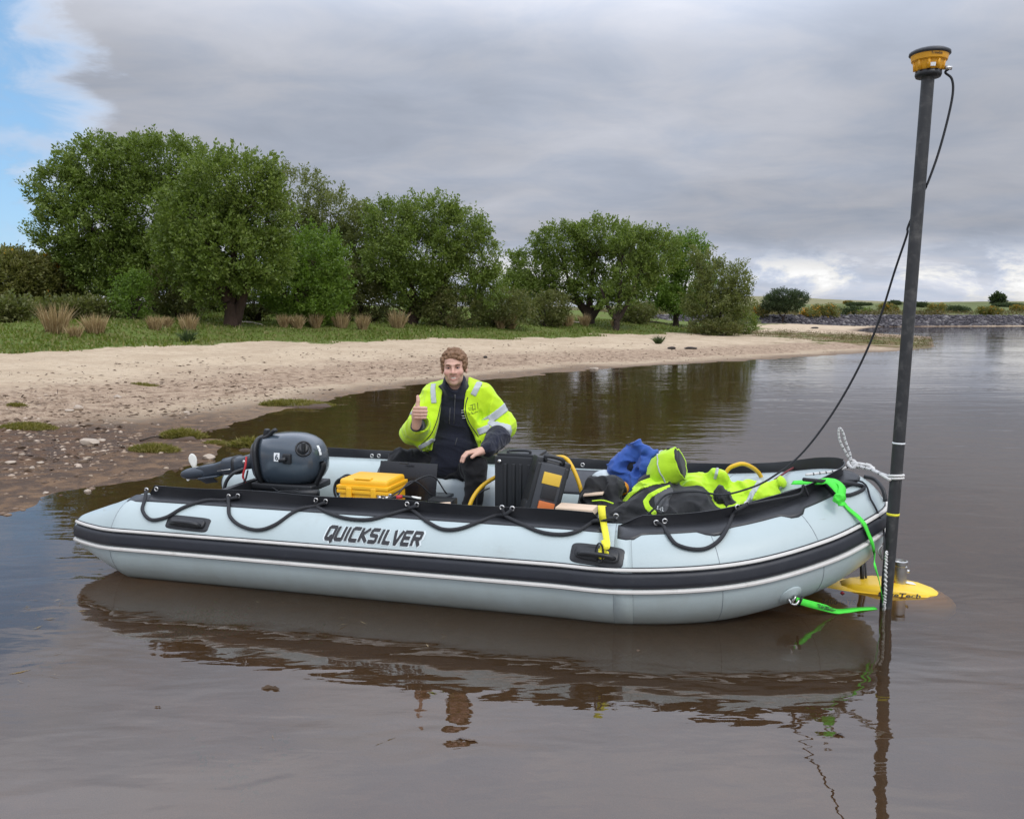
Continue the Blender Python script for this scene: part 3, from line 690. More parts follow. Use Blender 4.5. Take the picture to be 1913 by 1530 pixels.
for a in [('leaf5', 'broad dark hedge bush at the left edge of the picture', 20, 568, 74, 92, 37, ('gorse_flower', .02, 5)),
          ('leaf5', 'hedge bush with a few orange flowers, second from the left edge', 100, 568, 66, 86, 39, ('gorse_flower', .09, 8)),
          ('leaf4', 'low brown tinged scrub in front of the left hedge', 130, 574, 75, 26, 33, None),
          ('leaf4', 'low brown scrub cut by the left edge of the picture', 0, 600, 44, 34, 29, None)]:
    bush_px('hedge_bush', a[1], 'bush', a[2], a[3], a[4], a[5], a[6], a[0], 'hedge bushes left of the trees', flower=a[7], size=.15, n_lobes=8, dens=19)
bush_px('sapling_bush', 'upright young willow bush in front of the tallest willow', 'bush', 248, 600, 40, 78, 33.5, 'leaf3', None, size=.11)
for lm, lab, cx, by, hw, h, Y in [
    ('leaf4', 'dark bramble mound between the upright young bush and the forked trunk', 335, 600, 66, 96, 37),
    ('leaf4', 'low bramble patch behind the forked trunk', 478, 602, 56, 92, 39),
    ('leaf4', 'shaded bramble thicket left of the V shaped trunk', 690, 603, 70, 100, 41),
    ('leaf1', 'dark leafy thicket under the olive grey willow', 620, 600, 70, 110, 44),
    ('leaf4', 'bramble thicket right of the V shaped trunk', 842, 606, 66, 78, 40),
    ('leaf4', 'pale twiggy bramble in the gap between the two clumps of trees', 930, 606, 60, 66, 42),
    ('leaf1', 'green bush filling the gap behind the pale twiggy bramble', 965, 600, 60, 92, 48),
    ('leaf4', 'low bramble under the left branches of the open crowned willow', 1025, 604, 56, 60, 45),
    ('leaf4', 'flat undergrowth seen between the trunks of the right clump', 1195, 600, 50, 34, 52),
    ('leaf4', 'low leafy growth right of the bright leafy willow', 1345, 610, 56, 26, 46),
    ('leaf1', 'tall dark thicket filling the shade behind the forked trunk', 400, 604, 80, 104, 45),
    ('leaf1', 'dark thicket behind the V shaped trunk', 780, 606, 70, 96, 47),
    ('leaf1', 'dark thicket behind the small bright willow', 545, 604, 60, 100, 45),
    ('leaf1', 'dark thicket under the tallest willow', 240, 600, 90, 100, 43),
    ('leaf1', 'rounded bush at the right end of the tree clump', 1385, 602, 34, 40, 50)]:
    bush_px('bramble_bush', lab, 'bush', cx, by, hw, h, Y, lm, UND, size=.11, n_lobes=5)
bush_px('gorse_bush', 'yellow flowered gorse glimpsed between the trunks of the right clump', 'bush', 1187, 596, 26, 30, 60, 'leaf5', None, flower=('gorse_flower', .4, 10), size=.13)

# gorse and scrub on the far bank
def far_ground(px, py):
    return G(px, py)
FG = 'gorse and scrub on the far bank'
for i, (cx, by, hw, h, lm, fl, lab) in enumerate([
    (1420, 592, 22, 26, 'leaf5', .25, 'gorse left of the lone small tree on the far bank'),
    (1512, 592, 20, 18, 'leaf5', .75, 'brightest orange gorse just right of the lone small tree'),
    (1545, 592, 26, 27, 'leaf5', .45, 'tall gorse with an orange flank, third on the far bank'),
    (1591, 590, 24, 20, 'leaf6', 0, 'brown green scrub between the gorse and the round dark bush'),
    (1620, 590, 12, 15, 'leaf1', 0, 'small round dark green bush above the stony bank'),
    (1660, 585, 22, 22, 'leaf5', .45, 'orange flecked gorse against the left side of the pole'),
    (1672, 570, 18, 10, 'leaf6', 0, 'dark scrub higher on the slope just left of the pole'),
    (1744, 588, 20, 24, 'leaf5', .45, 'dark gorse with rusty flowers right of the pole'),
    (1722, 574, 18, 12, 'leaf6', 0, 'dark scrub on the slope right of the pole'),
    (1790, 584, 28, 14, 'leaf6', 0, 'olive scrub in the middle of the right far bank'),
    (1850, 588, 30, 18, 'leaf5', .3, 'rust coloured gorse near the right edge of the far bank'),
    (1905, 582, 24, 14, 'leaf5', .5, 'orange gorse cut by the right edge of the picture'),
    (1600, 572, 30, 8, 'leaf6', 0, 'low scrub line on the upper slope of the far bank'),
    (1585, 568, 10, 7, 'leaf5', .6, 'tiny orange gorse on the upper slope'),
    (1880, 574, 40, 8, 'leaf6', 0, 'low dark hedge below the bright field')]):
    g = far_ground(cx, by); q = g[1]/FPX
    bush('gorse_bush' if fl else 'scrub_bush', lab, 'bush', g-np.array([0, 0, .1]), (hw*q, hw*q*.7, h*q*.72), lm, FG, dens=2.6, per=22, size=.30, L=.55, flower=('gorse_flower', fl, 6) if fl else None, n_lobes=5, stems=False)
FT = 'trees on the far skyline'
for cx, by, hw, h, lab in [(1803, 560, 6, 9, 'pointed conifer on the far skyline, first right of the pole'), (1821, 560, 9, 7, 'low dark tree next to the pointed far conifer'),
    (1837, 560, 8, 9, 'dark rounded tree third along the far skyline'), (1863, 572, 11, 20, 'leafy tree standing in the bright far field'),
    (1852, 559, 9, 8, 'pale tree behind the one in the far field'), (1886, 559, 16, 8, 'long low wood on the far skyline'), (1911, 556, 8, 13, 'dark conifer at the right edge of the skyline')]:
    g = far_ground(cx, by); q = g[1]/FPX
    t = thing('far_tree', lab, 'tree', g-np.array([0, 0, .2]), group=FT)
    A, D = crown_shoots([(g+np.array([0, 0, h*q*.58]), np.array([hw*q, hw*q*.8, h*q*.46])), (g+np.array([hw*q*.3, 0, h*q*.45]), np.array([hw*q*.7, hw*q*.6, h*q*.38]))], 1.2)
    V, F, r = sprigs(A, D, np.full(len(A), 1.2), 20, .4, .9); part('crown', (V, F), M['leaf6'], t, smooth=False, cols={'rnd': r})
    part('trunk', sweep([g-np.array([0, 0, .2]), g+np.array([0, 0, h*q*.6])], [.35, .15], 6), M['bark'], t)

# ------------------------------------------------------------------ rushes, grass, sedge
def blades(n, rad, h, lean, w=.008, tip=None):
    a = rng.uniform(0, 2*math.pi, n); r = np.sqrt(rng.random(n))*rad; b = np.stack([np.cos(a)*r, np.sin(a)*r, np.zeros(n)], 1)
    H = h*rng.uniform(.5, 1.1, n); d = np.stack([np.cos(a)*r/max(rad, .01)*lean+rng.normal(size=n)*lean*.5, np.sin(a)*r/max(rad, .01)*lean+rng.normal(size=n)*lean*.5, np.ones(n)], 1); d = norm(d)
    s = norm(np.cross(d, rng.normal(size=(n, 3))))*w; mid = b+d*(H*.55)[:, None]; bend = np.stack([d[:, 0], d[:, 1], -np.abs(d[:, 0])-np.abs(d[:, 1])], 1)*(H*.22)[:, None]
    top = b+d*H[:, None]+bend
    V = np.stack([b-s, b+s, mid+s*.8, top, mid-s*.8], 1).reshape(-1, 3); i = np.arange(n)*5
    F = [[k, k+1, k+2, k+3, k+4] for k in i.tolist()]
    return V, F, np.repeat(rng.random(n), 5)
RT = 'dry rush tufts along the foot of the bank'
for cx, by, w, h, lab in [(104, 622, 26, 52, 'largest dry rush tuft on the left grass'), (178, 622, 24, 34, 'broad pale rush tuft right of the largest one'), (139, 633, 14, 26, 'thin wispy rush tuft in front of the two left ones'),
    (290, 616, 15, 26, 'dry rush tuft below the upright young bush'), (352, 618, 19, 30, 'dry rush tuft left of the forked trunk'), (312, 612, 8, 20, 'narrow rush tuft between the upright young bush and the bramble'),
    (530, 612, 9, 24, 'short rush tuft at the left of the small bright willow'), (556, 613, 12, 24, 'brown rush tuft at the foot of the small bright willow'), (590, 612, 12, 26, 'dark rush tuft right of the small bright willow trunk'), (637, 612, 17, 28, 'shaded rush tuft midway between the small willow and the V shaped trunk'),
    (678, 616, 12, 28, 'pale upright rush tuft midway to the V shaped trunk'), (743, 612, 17, 32, 'full rush tuft touching the V shaped trunk'), (842, 612, 10, 22, 'thin rush tuft right of the V shaped trunk'),
    (936, 614, 10, 24, 'left one of the pale pair of rush tufts in the gap'), (955, 614, 11, 26, 'right one of the pale pair of rush tufts in the gap'),
    (1036, 609, 15, 22, 'rush tuft at the left of the row under the open crowned willow'), (1060, 609, 14, 22, 'middle rush tuft of the row under the open crowned willow'), (1092, 609, 11, 22, 'rush tuft at the right of the row, beside the trunk'), (1149, 611, 9, 14, 'small rush tuft below the many stemmed willow')]:
    g = G(cx, by); q = g[1]/FPX; V, F, r = blades(300, w*q*.6, h*q*1.2, .27, .010)
    solo('rush_tuft', (V+g-np.array([0, 0, .03]), F), M['rush'], lab, 'rush tuft', smooth=False, group=RT, cols={'rnd': r}, base=g)
for cx, by, w, h, lab in [(1230, 642, 9, 16, 'dark green rush tuft alone on the pale sand below the right clump'), (350, 640, 9, 28, 'dark green spiky plant at the grass edge below the forked trunk')]:
    g = G(cx, by); q = g[1]/FPX; V, F, r = blades(170, w*q*.5, h*q*1.15, .5, .012)
    solo('green_tuft', (V+g-np.array([0, 0, .02]), F), M['rush_g'], lab, 'plant', smooth=False, cols={'rnd': r}, base=g)
# grass on the bank: too many blades to count
def scatter_zone(n, key, xr, yr, thr=.5, seed=1.0):
    y = rng.uniform(yr[0]**.5, yr[1]**.5, n*3)**2; x = rng.uniform(-1.25, .8, n*3)*(y*.72+1); z, at, d = terrain(x, y, True); v = at[key]+(vnoise(np.stack([x*1.1, y*1.1, x*0+seed], -1))-.5)*.8
    k = np.flatnonzero((v > thr) & (d > .1))[:n]; return np.stack([x[k], y[k], z[k]], 1)
P = scatter_zone(72000, 'grass', 0, (15, 58))
n = len(P); H = rng.uniform(.03, .11, n)*(.6+1.1*vnoise(P*[.5, .5, 0])); d = norm(np.c_[rng.normal(size=(n, 2))*.4, np.ones(n)]); s = norm(np.cross(d, rng.normal(size=(n, 3))))*rng.uniform(.012, .035, n)[:, None]
P[:, 2] -= .015
V = np.stack([P-s, P+s, P+s*.9+d*H[:, None]*.8+rng.normal(size=(n, 3))*.02, P-s*.4+d*H[:, None]*1.2], 1).reshape(-1, 3)
solo('grass', (V, np.arange(n*4).reshape(-1, 4)), M['grass'], 'short green grass on the bank behind the sand', 'grass', smooth=False, kind='stuff', cols={'rnd': np.repeat(rng.random(n), 4)}, base=np.zeros(3))
# sedge islands and clumps at the water's edge
SG = 'green sedge clumps along the muddy waterline'
for cx, by, w, h, lm, lab, nn in [(562, 757, 66, 12, 'sedge', 'long flat sedge island in the water behind the motor', 900), (515, 757, 30, 12, 'sedge', 'sedge clump at the left tip of the long flat island', 350), (342, 818, 40, 20, 'sedge', 'brightest sedge hummock on the mud left of the motor', 800), (288, 842, 46, 16, 'sedge', 'low yellowish sedge patch below the bright hummock', 700),
    (468, 838, 36, 22, 'sedge', 'sedge clump in the water directly behind the motor', 600), (30, 758, 18, 8, 'sedge', 'small dry sedge tuft on the sand near the left edge', 160), (52, 800, 52, 14, 'sedge', 'flat mossy patch on the mud at the left edge', 500), (405, 828, 26, 8, 'sedge', 'sparse sedge on the wet mud right of the bright hummock', 160), (425, 905, 22, 14, 'sedge', 'thin green sprigs in the water under the motor shaft', 60), (270, 720, 26, 7, 'sedge', 'withered plants on the sand above the gravel', 120)]:
    g = G(cx, by); q = g[1]/FPX; rx = w*q; ry = rx*.55
    a = rng.uniform(0, 6.283, nn); rr = np.sqrt(rng.random(nn)); px = g[0]+np.cos(a)*rr*rx; py_ = g[1]+np.sin(a)*rr*ry
    zz = np.maximum(terrain(px, py_), -.02); base = np.stack([px, py_, zz], 1); out = []; 
    V, F, r = blades(nn*4, .012, 1.0, .6, .06); hs = np.repeat((h*q*(.5+.95*(1-rr**2))), 4); V = V.reshape(-1, 5, 3)*hs[:, None, None]*np.array([1, 1, .8]); V[..., :2] += 0
    V = (V+np.repeat(base, 4, 0)[:, None]+rng.normal(size=(nn*4, 1, 3))*[.02, .015, .004]).reshape(-1, 3)
    solo('sedge_clump', (V, F), M[lm], lab, 'sedge', smooth=False, group=SG, cols={'rnd': r}, base=g)
# low hummocks of earth carrying the two islands
for cx, by, w, lab in [(566, 759, 60, 'muddy islet under the long flat sedge'), (342, 822, 36, 'dark peat hummock under the brightest sedge'), (468, 845, 24, 'muddy islet behind the motor')]:
    g = G(cx, by); q = g[1]/FPX; V, F = ico((g[0], g[1], -.02 if g[2] < .03 else g[2]-.01), (w*q, w*q*.5, .055), 3); V = V+(vnoise(V*7)-.5)[:, None]*.05
    solo('earth_hummock', (V, F), mat('peat', (.07, .042, .026), .9, .4, 9, .01, 40) if 'peat' not in M else M['peat'], lab, 'hummock')

# ------------------------------------------------------------------ stones, gravel, driftwood
def rock(c, r, seed, sub=2):
    V, F = ico((0, 0, 0), (1, 1, 1), sub); k = vnoise(V*1.3+seed*3.1)-.5; V = V*(1+.55*k[:, None]); 
    for _ in range(4):
        nrm = rng.normal(size=3); nrm /= np.linalg.norm(nrm); dd = V@nrm; V -= np.outer(np.maximum(dd-.72, 0), nrm)
    return V*np.array(r)+np.array(c), F
for cx, by, w, h, mt, lab in [(168, 832, 20, 14, 'stone', 'largest pale pointed stone on the dark mud'), (147, 766, 11, 9, 'stone', 'rounded grey stone on the sand above the dark mud'), (219, 744, 9, 6, 'stone', 'flat grey stone among the gravel'), (130, 769, 10, 5, 'stone', 'flat pale stone touching the rounded grey one'), (391, 858, 14, 9, 'stone', 'stone lying half in the water left of the motor'),
    (60, 876, 6, 5, 'stone', 'small pointed stone on the mud near the left edge'), (19, 866, 11, 5, 'stone', 'flat stone at the left edge'), (163, 919, 7, 5, 'stone', 'small stone at the water edge left of the boat stern'), (190, 824, 9, 4, 'stone', 'small flat stone right of the largest pointed one'), (349, 772, 7, 4, 'stone', 'pale stone on the gravel above the sedge hummock'), (86, 922, 6, 4, 'stone', 'wet stone between the puddles'), (42, 850, 7, 4, 'stone', 'pale stone between the flat one and the mossy patch'), (160, 859, 5, 3, 'stone', 'tiny stone below the largest pointed one'), (75, 866, 8, 4, 'stone', 'broad low stone on the mud left of the tiny one'), (230, 836, 6, 3, 'stone', 'little stone on the mud left of the yellowish sedge'),
    (907, 669, 4.5, 4, 'stone_dark', 'dark round stone alone on the sand right of the man'), (1110, 690, 9, 4, 'stone', 'flat pale stone at the water edge beyond the man'), (1424, 678, 15, 4, 'stone', 'white topped stone in the water off the beach point'), (1255, 652, 9, 4, 'stone_dark', 'dark clod on the sand, left one of two'), (1291, 652, 13, 4, 'stone_dark', 'longer dark clod on the sand, right one of two'), (1523, 614, 8, 3, 'stone_dark', 'dark heap on the sand at the point of the beach')]:
    g = G(cx, by); q = g[1]/FPX
    solo('stone', rock(g+np.array([0, 0, h*q*.35]), (w*q*.95, w*q*.7, h*q*.75), cx), M[mt], lab, 'stone', sharp=32)
def pebbles(P, rmin, rmax, mt, name, label, cat, flat=.55, powr=3.0):
    bv, bf = ico((0, 0, 0), (1, 1, 1), 1); n = len(P); nv = len(bv)
    s = (rmin+(rmax-rmin)*rng.random(n)**powr)[:, None]*np.stack([rng.uniform(.7, 1.3, n), rng.uniform(.6, 1.1, n), rng.uniform(.6, 1.1, n)*flat], 1); an = rng.uniform(0, 6.28, n); c, sn = np.cos(an), np.sin(an)
    V = bv[None]*(1+.35*(rng.random((n, nv, 1))-.5))*s[:, None]; x = V[..., 0]*c[:, None]-V[..., 1]*sn[:, None]; y = V[..., 0]*sn[:, None]+V[..., 1]*c[:, None]; V = np.stack([x, y, V[..., 2]], -1)+P[:, None]
    F = (np.array(bf)[None]+np.arange(n)[:, None, None]*nv).reshape(-1, 3)
    solo(name, (V.reshape(-1, 3), F), mt, label, cat, smooth=False, kind='stuff', cols={'rnd': np.repeat(rng.random(n), nv)}, base=np.zeros(3))
def peb_mat(name, a, b, c):
    m = bpy.data.materials.new(name); m.use_nodes = True; t = NT(m.node_tree); o = t.n('ShaderNodeOutputMaterial'); p = t.n('ShaderNodeBsdfPrincipled'); t.l(p.outputs[0], o.inputs[0])
    r = t.n('ShaderNodeAttribute', attribute_name='rnd').outputs['Fac']; t.put(p.inputs['Base Color'], t.mix(t.mr(r, .75, 1), t.mix(t.mr(r, 0, .7), a, b), c)); p.inputs['Roughness'].default_value = .85; return m
PM = peb_mat('pebbles', (.12, .08, .05), (.32, .235, .165), (.46, .37, .29))
def near_points(n, dlo, dhi, yr, pw=1.0):
    y = rng.uniform(yr[0]**.5, yr[1]**.5, n*4)**2; x = rng.uniform(-1, .75, n*4)*(y*.72+.5); d = sdist(x, y); k = np.flatnonzero((d > dlo) & (d < dhi) & (vnoise(np.stack([x*.8, y*.8, x*0], -1)) > rng.random(n*4)**1.0*.9))[:n]
    return np.stack([x[k], y[k], terrain(x[k], y[k])], 1)
pebbles(near_points(8000, .7, 5.5, (5, 30)), .007, .042, PM, 'gravel', 'small mixed gravel spread over the upper beach', 'gravel')
pebbles(near_points(1800, -.15, 2.2, (5, 18)), .006, .040, peb_mat('mud_stones', (.07, .044, .028), (.19, .128, .085), (.36, .28, .20)), 'shore_gravel', 'scattered stones on the dark wet mud', 'gravel')
nb = 8200; a = rng.uniform(-75, 160, nb); b = rng.uniform(2.0, 9.6, nb); bx = LP0[0]+LD[0]*a+LN[0]*b; by = LP0[1]+LD[1]*a+LN[1]*b
pebbles(np.stack([bx, by, terrain(bx, by)+.03], 1), .12, .46, peb_mat('bank_stones', (.022, .019, .024), (.070, .062, .068), (.20, .185, .18)), 'stone_bank', 'grey tumbled stones facing the far bank', 'stone bank', .8, 1.5)
# low scrub that covers the slope behind the stones, and weed on the spit
ns = 5200; a = rng.uniform(-40, 150, ns); b = 9.2+70*rng.random(ns)**1.7; bx = LP0[0]+LD[0]*a+LN[0]*b; by = LP0[1]+LD[1]*a+LN[1]*b
k = vnoise(np.stack([bx*.10, by*.07, bx*0+3], -1))*.7+.3*vnoise(np.stack([bx*.4, by*.4, bx*0], -1)) > .47+.0022*b; P = np.stack([bx, by, terrain(bx, by)], 1)[k]; n = len(P)
V, F, r = sprigs(P, np.tile(np.array([[0, 0, 1.]]), (n, 1)), rng.uniform(.25, .95, n), 14, .38, .34)
solo('moor_scrub', (V, F), leaf_mat('moor_scrub', (.085, .080, .028), (.13, .105, .040), (.20, .15, .055), .12, .25), 'olive and brown scrub covering the slope above the far stones', 'scrub', smooth=False, kind='stuff', cols={'rnd': r}, base=np.zeros(3))
x = rng.uniform(10, 34, 16000); y = rng.uniform(32, 92, 16000); z, at, d = terrain(x, y, True); k = (at['spit'] > .35)*(d > .02)*(vnoise(np.stack([x*.35, y*.9, x*0+8], -1))*.55+.45*vnoise(np.stack([x*1.3, y*2.6, x*0+2], -1)) > .53); P = np.stack([x, y, z], 1)[k]; n = len(P)
V, F, r = sprigs(P, np.tile(np.array([[0, 0, 1.]]), (n, 1)), rng.uniform(.01, .05, n), 9, .15, .065)
solo('spit_weed', (V, F), leaf_mat('spit_weed', (.11, .115, .022), (.10, .075, .03), (.17, .10, .05), .35, .25), 'green and rusty weed growing on the low point of the beach', 'weed', smooth=False, kind='stuff', cols={'rnd': r}, base=np.zeros(3))
# dry litter and twigs along old water lines
P = near_points(5200, .8, 9.5, (6, 36)); P = P[vnoise(np.stack([sdist(P[:, 0], P[:, 1])*1.5, P[:, 0]*.15, P[:, 0]*0], -1))*.6+.4*vnoise(P*[2.2, 2.2, 0]+5) > .50]; n = len(P); d = norm(np.c_[rng.normal(size=n), rng.normal(size=n)*.35, rng.uniform(0, .10, n)]); V, F, r = quads_leaves(P+[0, 0, .006], d, .055*rng.exponential(1.0, n).clip(.25, 1.9), .3); 
solo('drift_litter', (V, F), M['litter'], 'dark dry litter and twigs lying in lines on the sand', 'litter', smooth=False, kind='stuff', cols={'rnd': r}, base=np.zeros(3))
for (x0, y0), (x1, y1), r, mt, lab in [((445, 605), (490, 608), .05, 'wood_grey', 'bleached branch lying on the grass right of the forked trunk'), ((1010, 603), (1100, 606), .07, 'wood_grey', 'long pale fallen branch under the open crowned willow'), ((1200, 603), (1245, 606), .06, 'wood_dead', 'dark fallen branch left of the bright leafy willow'),
    ((262, 825), (312, 816), .014, 'wood_dead', 'curved dark twig left of the bright sedge hummock'), ((1315, 752-110), (1390, 660), .0, 'wood_dead', '')]:
    if r == 0: continue
    a, b = G(x0, y0), G(x1, y1); m_ = (a+b)/2+np.array([0, 0, r*2]); solo('fallen_branch', sweep(catmull([a+[0, 0, r], m_, b+[0, 0, r*.6]], 5), np.linspace(r, r*.5, 11), 7), M[mt], lab, 'branch')
# water plants under and on the surface
def weedpatch(pts, n, h, lm, name, label, kind='stuff'):
    P = []
    for cx, cy, w, hh, k in pts:
        q = rng.normal(size=(k, 2))*[w, hh]+[cx, cy]; P += [PZ(x, y, -.02-.05*rng.random()) for x, y in q]
    P = np.array(P); D = norm(rng.normal(size=P.shape)*[1, 1, .25]); V, F, r = quads_leaves(P, D, h, .55)
    solo(name, (V, F), M[lm], label, 'water weed', smooth=False, kind=kind, cols={'rnd': r}, base=np.zeros(3))
weedpatch([(385, 1155, 34, 9, 420), (345, 1180, 26, 7, 200), (420, 1170, 30, 6, 150), (150, 1140, 60, 12, 90), (376, 1420, 12, 14, 26), (450, 1450, 26, 16, 40), (520, 1400, 30, 20, 16), (70, 1240, 22, 6, 24), (590, 1185, 18, 12, 18)], 0, .022, 'weed', 'water_weed', 'submerged green weed in the shallow water by the boat')
P = []; D = []
for cx, cy, w, hh, k in [(80, 1130, 45, 14, 26), (510, 1125, 40, 8, 9), (700, 1170, 60, 12, 9), (830, 1190, 40, 10, 5), (620, 1380, 150, 40, 3), (60, 1250, 30, 20, 8)]:
    for _ in range(k): P.append(PZ(rng.normal()*w+cx, rng.normal()*hh+cy, .002)); D.append((rng.normal(), rng.normal()*.6, rng.random()*.12))
V, F, r = quads_leaves(np.array(P), np.array(D), .045*rng.exponential(1, len(P)).clip(.3, 2), .05); solo('floating_stalks', (V, F), M['rush'], 'pale thin stalks floating on the water beside the boat', 'stalks', smooth=False, kind='stuff', cols={'rnd': r}, base=np.zeros(3))
for cx, cy, s, lab in [(487, 1285, .055, 'dark floating leaf pair left of the boat reflection'), (850, 1380, .045, 'small floating leaf below the boat reflection, left of two'), (842, 1385, .03, 'tiny floating leaf below the boat reflection'), (288, 1320, .02, 'speck of leaf floating alone left of centre'), (1188, 1215, .02, 'pale bubble of leaf floating in the boat shadow'), (1556, 1372, .03, 'floating leaf near the pole reflection')]:
    p = PZ(cx, cy, .003); V, F, r = quads_leaves(np.array([p, p+[s*.6, .004, 0]]), np.array([[1, .2, 0.02], [1, -.3, .03]]), s, .4, .1); solo('floating_leaf', (V, F), M['litter'], lab, 'leaf', smooth=False, cols={'rnd': r})
# ------------------------------------------------------------------ inflatable boat (boat coordinates: along, across, up)
TR = .245
half = [(2.5,.14,.20),(2.86,.14,.20),(3.27,.25,.228),(3.63,.48,.295),(3.84,.70,.365),(3.90,.86,.385)]
cl = [(-.35,.14,.215),(-.17,.14,.205),(0,.14,.2),(.5,.14,.2),(1.2,.14,.2),(1.9,.14,.2)]+half
cl = cl+[(a, 1.72-b, c) for a, b, c in cl[:-1]][::-1]
CLP = catmull(cl, 14); NC = len(CLP)
CT = np.gradient(CLP, axis=0); CT /= np.linalg.norm(CT, axis=1)[:, None]
CO_ = np.cross(CT, [0, 0, 1]); CO_ /= np.linalg.norm(CO_, axis=1)[:, None]; CU = np.cross(CO_, CT)
arc = np.r_[0, np.cumsum(np.linalg.norm(np.diff(CLP, axis=0), axis=1))]
def rad_at(s):
    e = np.minimum(s, arc[-1]-s); return .088+(TR-.088)*np.clip(e/.40, 0, 1)**.92
RAD = rad_at(arc)
def tp(s, ph, off=0.0):
    """point on the tube at arc length s and angle ph (0 outboard, 90 top)"""
    s = np.asarray(s, float); i = lambda A: np.stack([np.interp(s, arc, A[:, k]) for k in range(3)], -1)
    c, o, u = i(CLP), i(CO_), i(CU); a = np.radians(np.asarray(ph, float))[..., None]; r = (rad_at(s)+off)[..., None]
    return c+r*(np.cos(a)*o+np.sin(a)*u)
def tn(s, ph):
    s = np.asarray(s, float); i = lambda A: np.stack([np.interp(s, arc, A[:, k]) for k in range(3)], -1)
    o, u = i(CO_), i(CU); a = np.radians(np.asarray(ph, float))[..., None]; return np.cos(a)*o+np.sin(a)*u
SU = lambda u: float(np.interp(u, CLP[:NC//2, 0], arc[:NC//2]))      # arc length of the near side at station u
tubeV, tubeF = sweep(CLP, RAD, 48)
tubeV = np.vstack([tp(s*np.ones(48), np.arange(48)*7.5) for s in arc])
tubeW = b2w(tubeV); TB = BVHTree.FromPolygons([tuple(v) for v in tubeW], tubeF)
def T(px, py):
    """boat coordinates and normal where a photo point meets the tube"""
    h = TB.ray_cast(Vector(CO), Vector(pray(px, py)).normalized())
    if h[0] is None: return None
    n = np.array(h[1]); d = pray(px, py); n = n if n@d < 0 else -n
    return w2b(np.array(h[0])), np.array([n@BD, n@BN, n[2]])
boat = thing('inflatable_boat', 'long light grey inflatable boat with a black rubbing strake, afloat in the shallows', 'boat', (1.9, .86, 0), True)
part('tube', (tubeV, tubeF), M['pvc'], boat)
def surf_strip(s0, s1, p0, p1, h, ns=None, npz=6, h_edge=0.0, cone=False):
    """raised strip lying on the tube"""
    ns = ns or max(2, int(abs(s1-s0)/.035)); ss = np.linspace(s0, s1, ns); a = np.linspace(0, 1, npz+1); V = []
    for s in ss:
        q0 = p0(s) if callable(p0) else p0; q1 = p1(s) if callable(p1) else p1
        ph = q0+(q1-q0)*a
        if cone: ph = np.clip((ph-7.65)*(TR/float(rad_at(s)))+7.65*float(rad_at(s))/TR, -100, 100)
        prof = h_edge+(h-h_edge)*np.minimum(1, np.minimum(a, 1-a)*8)**.5
        top = tp(np.full(npz+1, s), ph, 0) ; nn = tn(np.full(npz+1, s), ph); V.append(np.vstack([top+nn*prof[:, None], top[::-1]-nn[::-1]*.004]))
    return loft(V)
st = part('rub_strake', surf_strip(.02, arc[-1]-.02, .6, 19.0, .013, cone=True), M['strake'], boat)
for a, b in ((19.2, 23.2), (-3.8, .2)): part('piping', surf_strip(.005, arc[-1]-.005, a, b, .017, npz=6, cone=True), M['white_trim'], st)
for a in (23.9, -4.5): part('edge_line', surf_strip(.005, arc[-1]-.005, a-.55, a+.55, .006, npz=2, cone=True), M['strake'], st)
# end caps of the two stern cones
for s, sg in ((arc[0], -1), (arc[-1], 1)):
    c = CLP[0 if sg < 0 else -1]; part('end_cap', ico(c-np.array([.004, 0, 0]), (.022, .086, .086), 3), M['strake'], boat)
# seams round the tube
for s in (SU(.02), SU(2.80), SU(2.87), SU(3.22), SU(3.62), SU(.95)-10, arc[-1]-SU(2.84), arc[-1]-SU(3.4), arc[-1]-SU(.02)):
    if s < 0: continue
    ph = np.linspace(-100, 250, 60); part('seam', sweep(tp(np.full(60, s), ph, .0003), .0016, 5), M['seam'], boat)
part('seam', surf_strip(SU(2.80), SU(2.87), -70, 75, .0018, 3, 24), M['pvc'], boat)
# black gunwale flaps: a skirt glued to the tube and a strip standing up from it
def flap(s0, s1, h, skirt, lean=8, ph0=86, slant0=.0, slant1=.0, bumps=()):
    n = max(3, int((s1-s0)/.03)); ss = np.linspace(s0, s1, n); A = []
    sk = lambda s: ph0-2-skirt-sum(b*math.exp(-((s-c)/.055)**4) for c, b in bumps)
    part('gunwale_skirt', surf_strip(s0, s1, lambda s: sk(s), ph0+3, .005, npz=6, h_edge=.002), M['black_pvc'], boat)
    for s in ss:
        e = min(1, (s-s0+.004)/slant0 if slant0 else 1, (s1-s+.004)/slant1 if slant1 else 1)
        b = tp(s, ph0); nn = tn(s, 90); o = tn(s, 0); hh = h*e*(1+.05*math.sin(s*7)); w = .006*math.sin(s*9)
        t = b+nn*hh+o*(lean*.001+w*e); A.append(np.array([b+o*.003, b+nn*hh*.5+o*(.003+w*.5), t+o*.003, t-o*.003, b+nn*hh*.5+o*(w*.5-.003), b-o*.003]))
    part('gunwale_flap', loft(A), M['black_pvc'], boat, sharp=35)
sN0, sN1 = SU(.13), SU(2.74)
flap(sN0, sN1, .062, 16, slant1=.06, slant0=.02)
sB0 = SU(2.81); sB1 = arc[NC//2]+.02
flap(sB0, sB1, .056, 19, ph0=87, slant0=.12, bumps=((SU(2.85), 9), (SU(3.24), 9), (SU(3.60), 9)))
sF0 = arc[NC//2]+.03; sF1 = arc[-1]-.50
flap(sF0, sF1, .062, 16, slant1=.05)
part('end_patch', surf_strip(SU(.03), SU(.16), 66, 90, .005, npz=8), M['dark_patch'], boat)
# dark chafe patches on the inner upper side of the far tube
for u0, u1 in ((2.1, 2.82), (.95, 1.14)):
    part('chafe_patch', surf_strip(arc[-1]-SU(u1), arc[-1]-SU(u0), 97, 152 if u0 > 2 else 140, .003, npz=12), M['dark_patch'], boat)
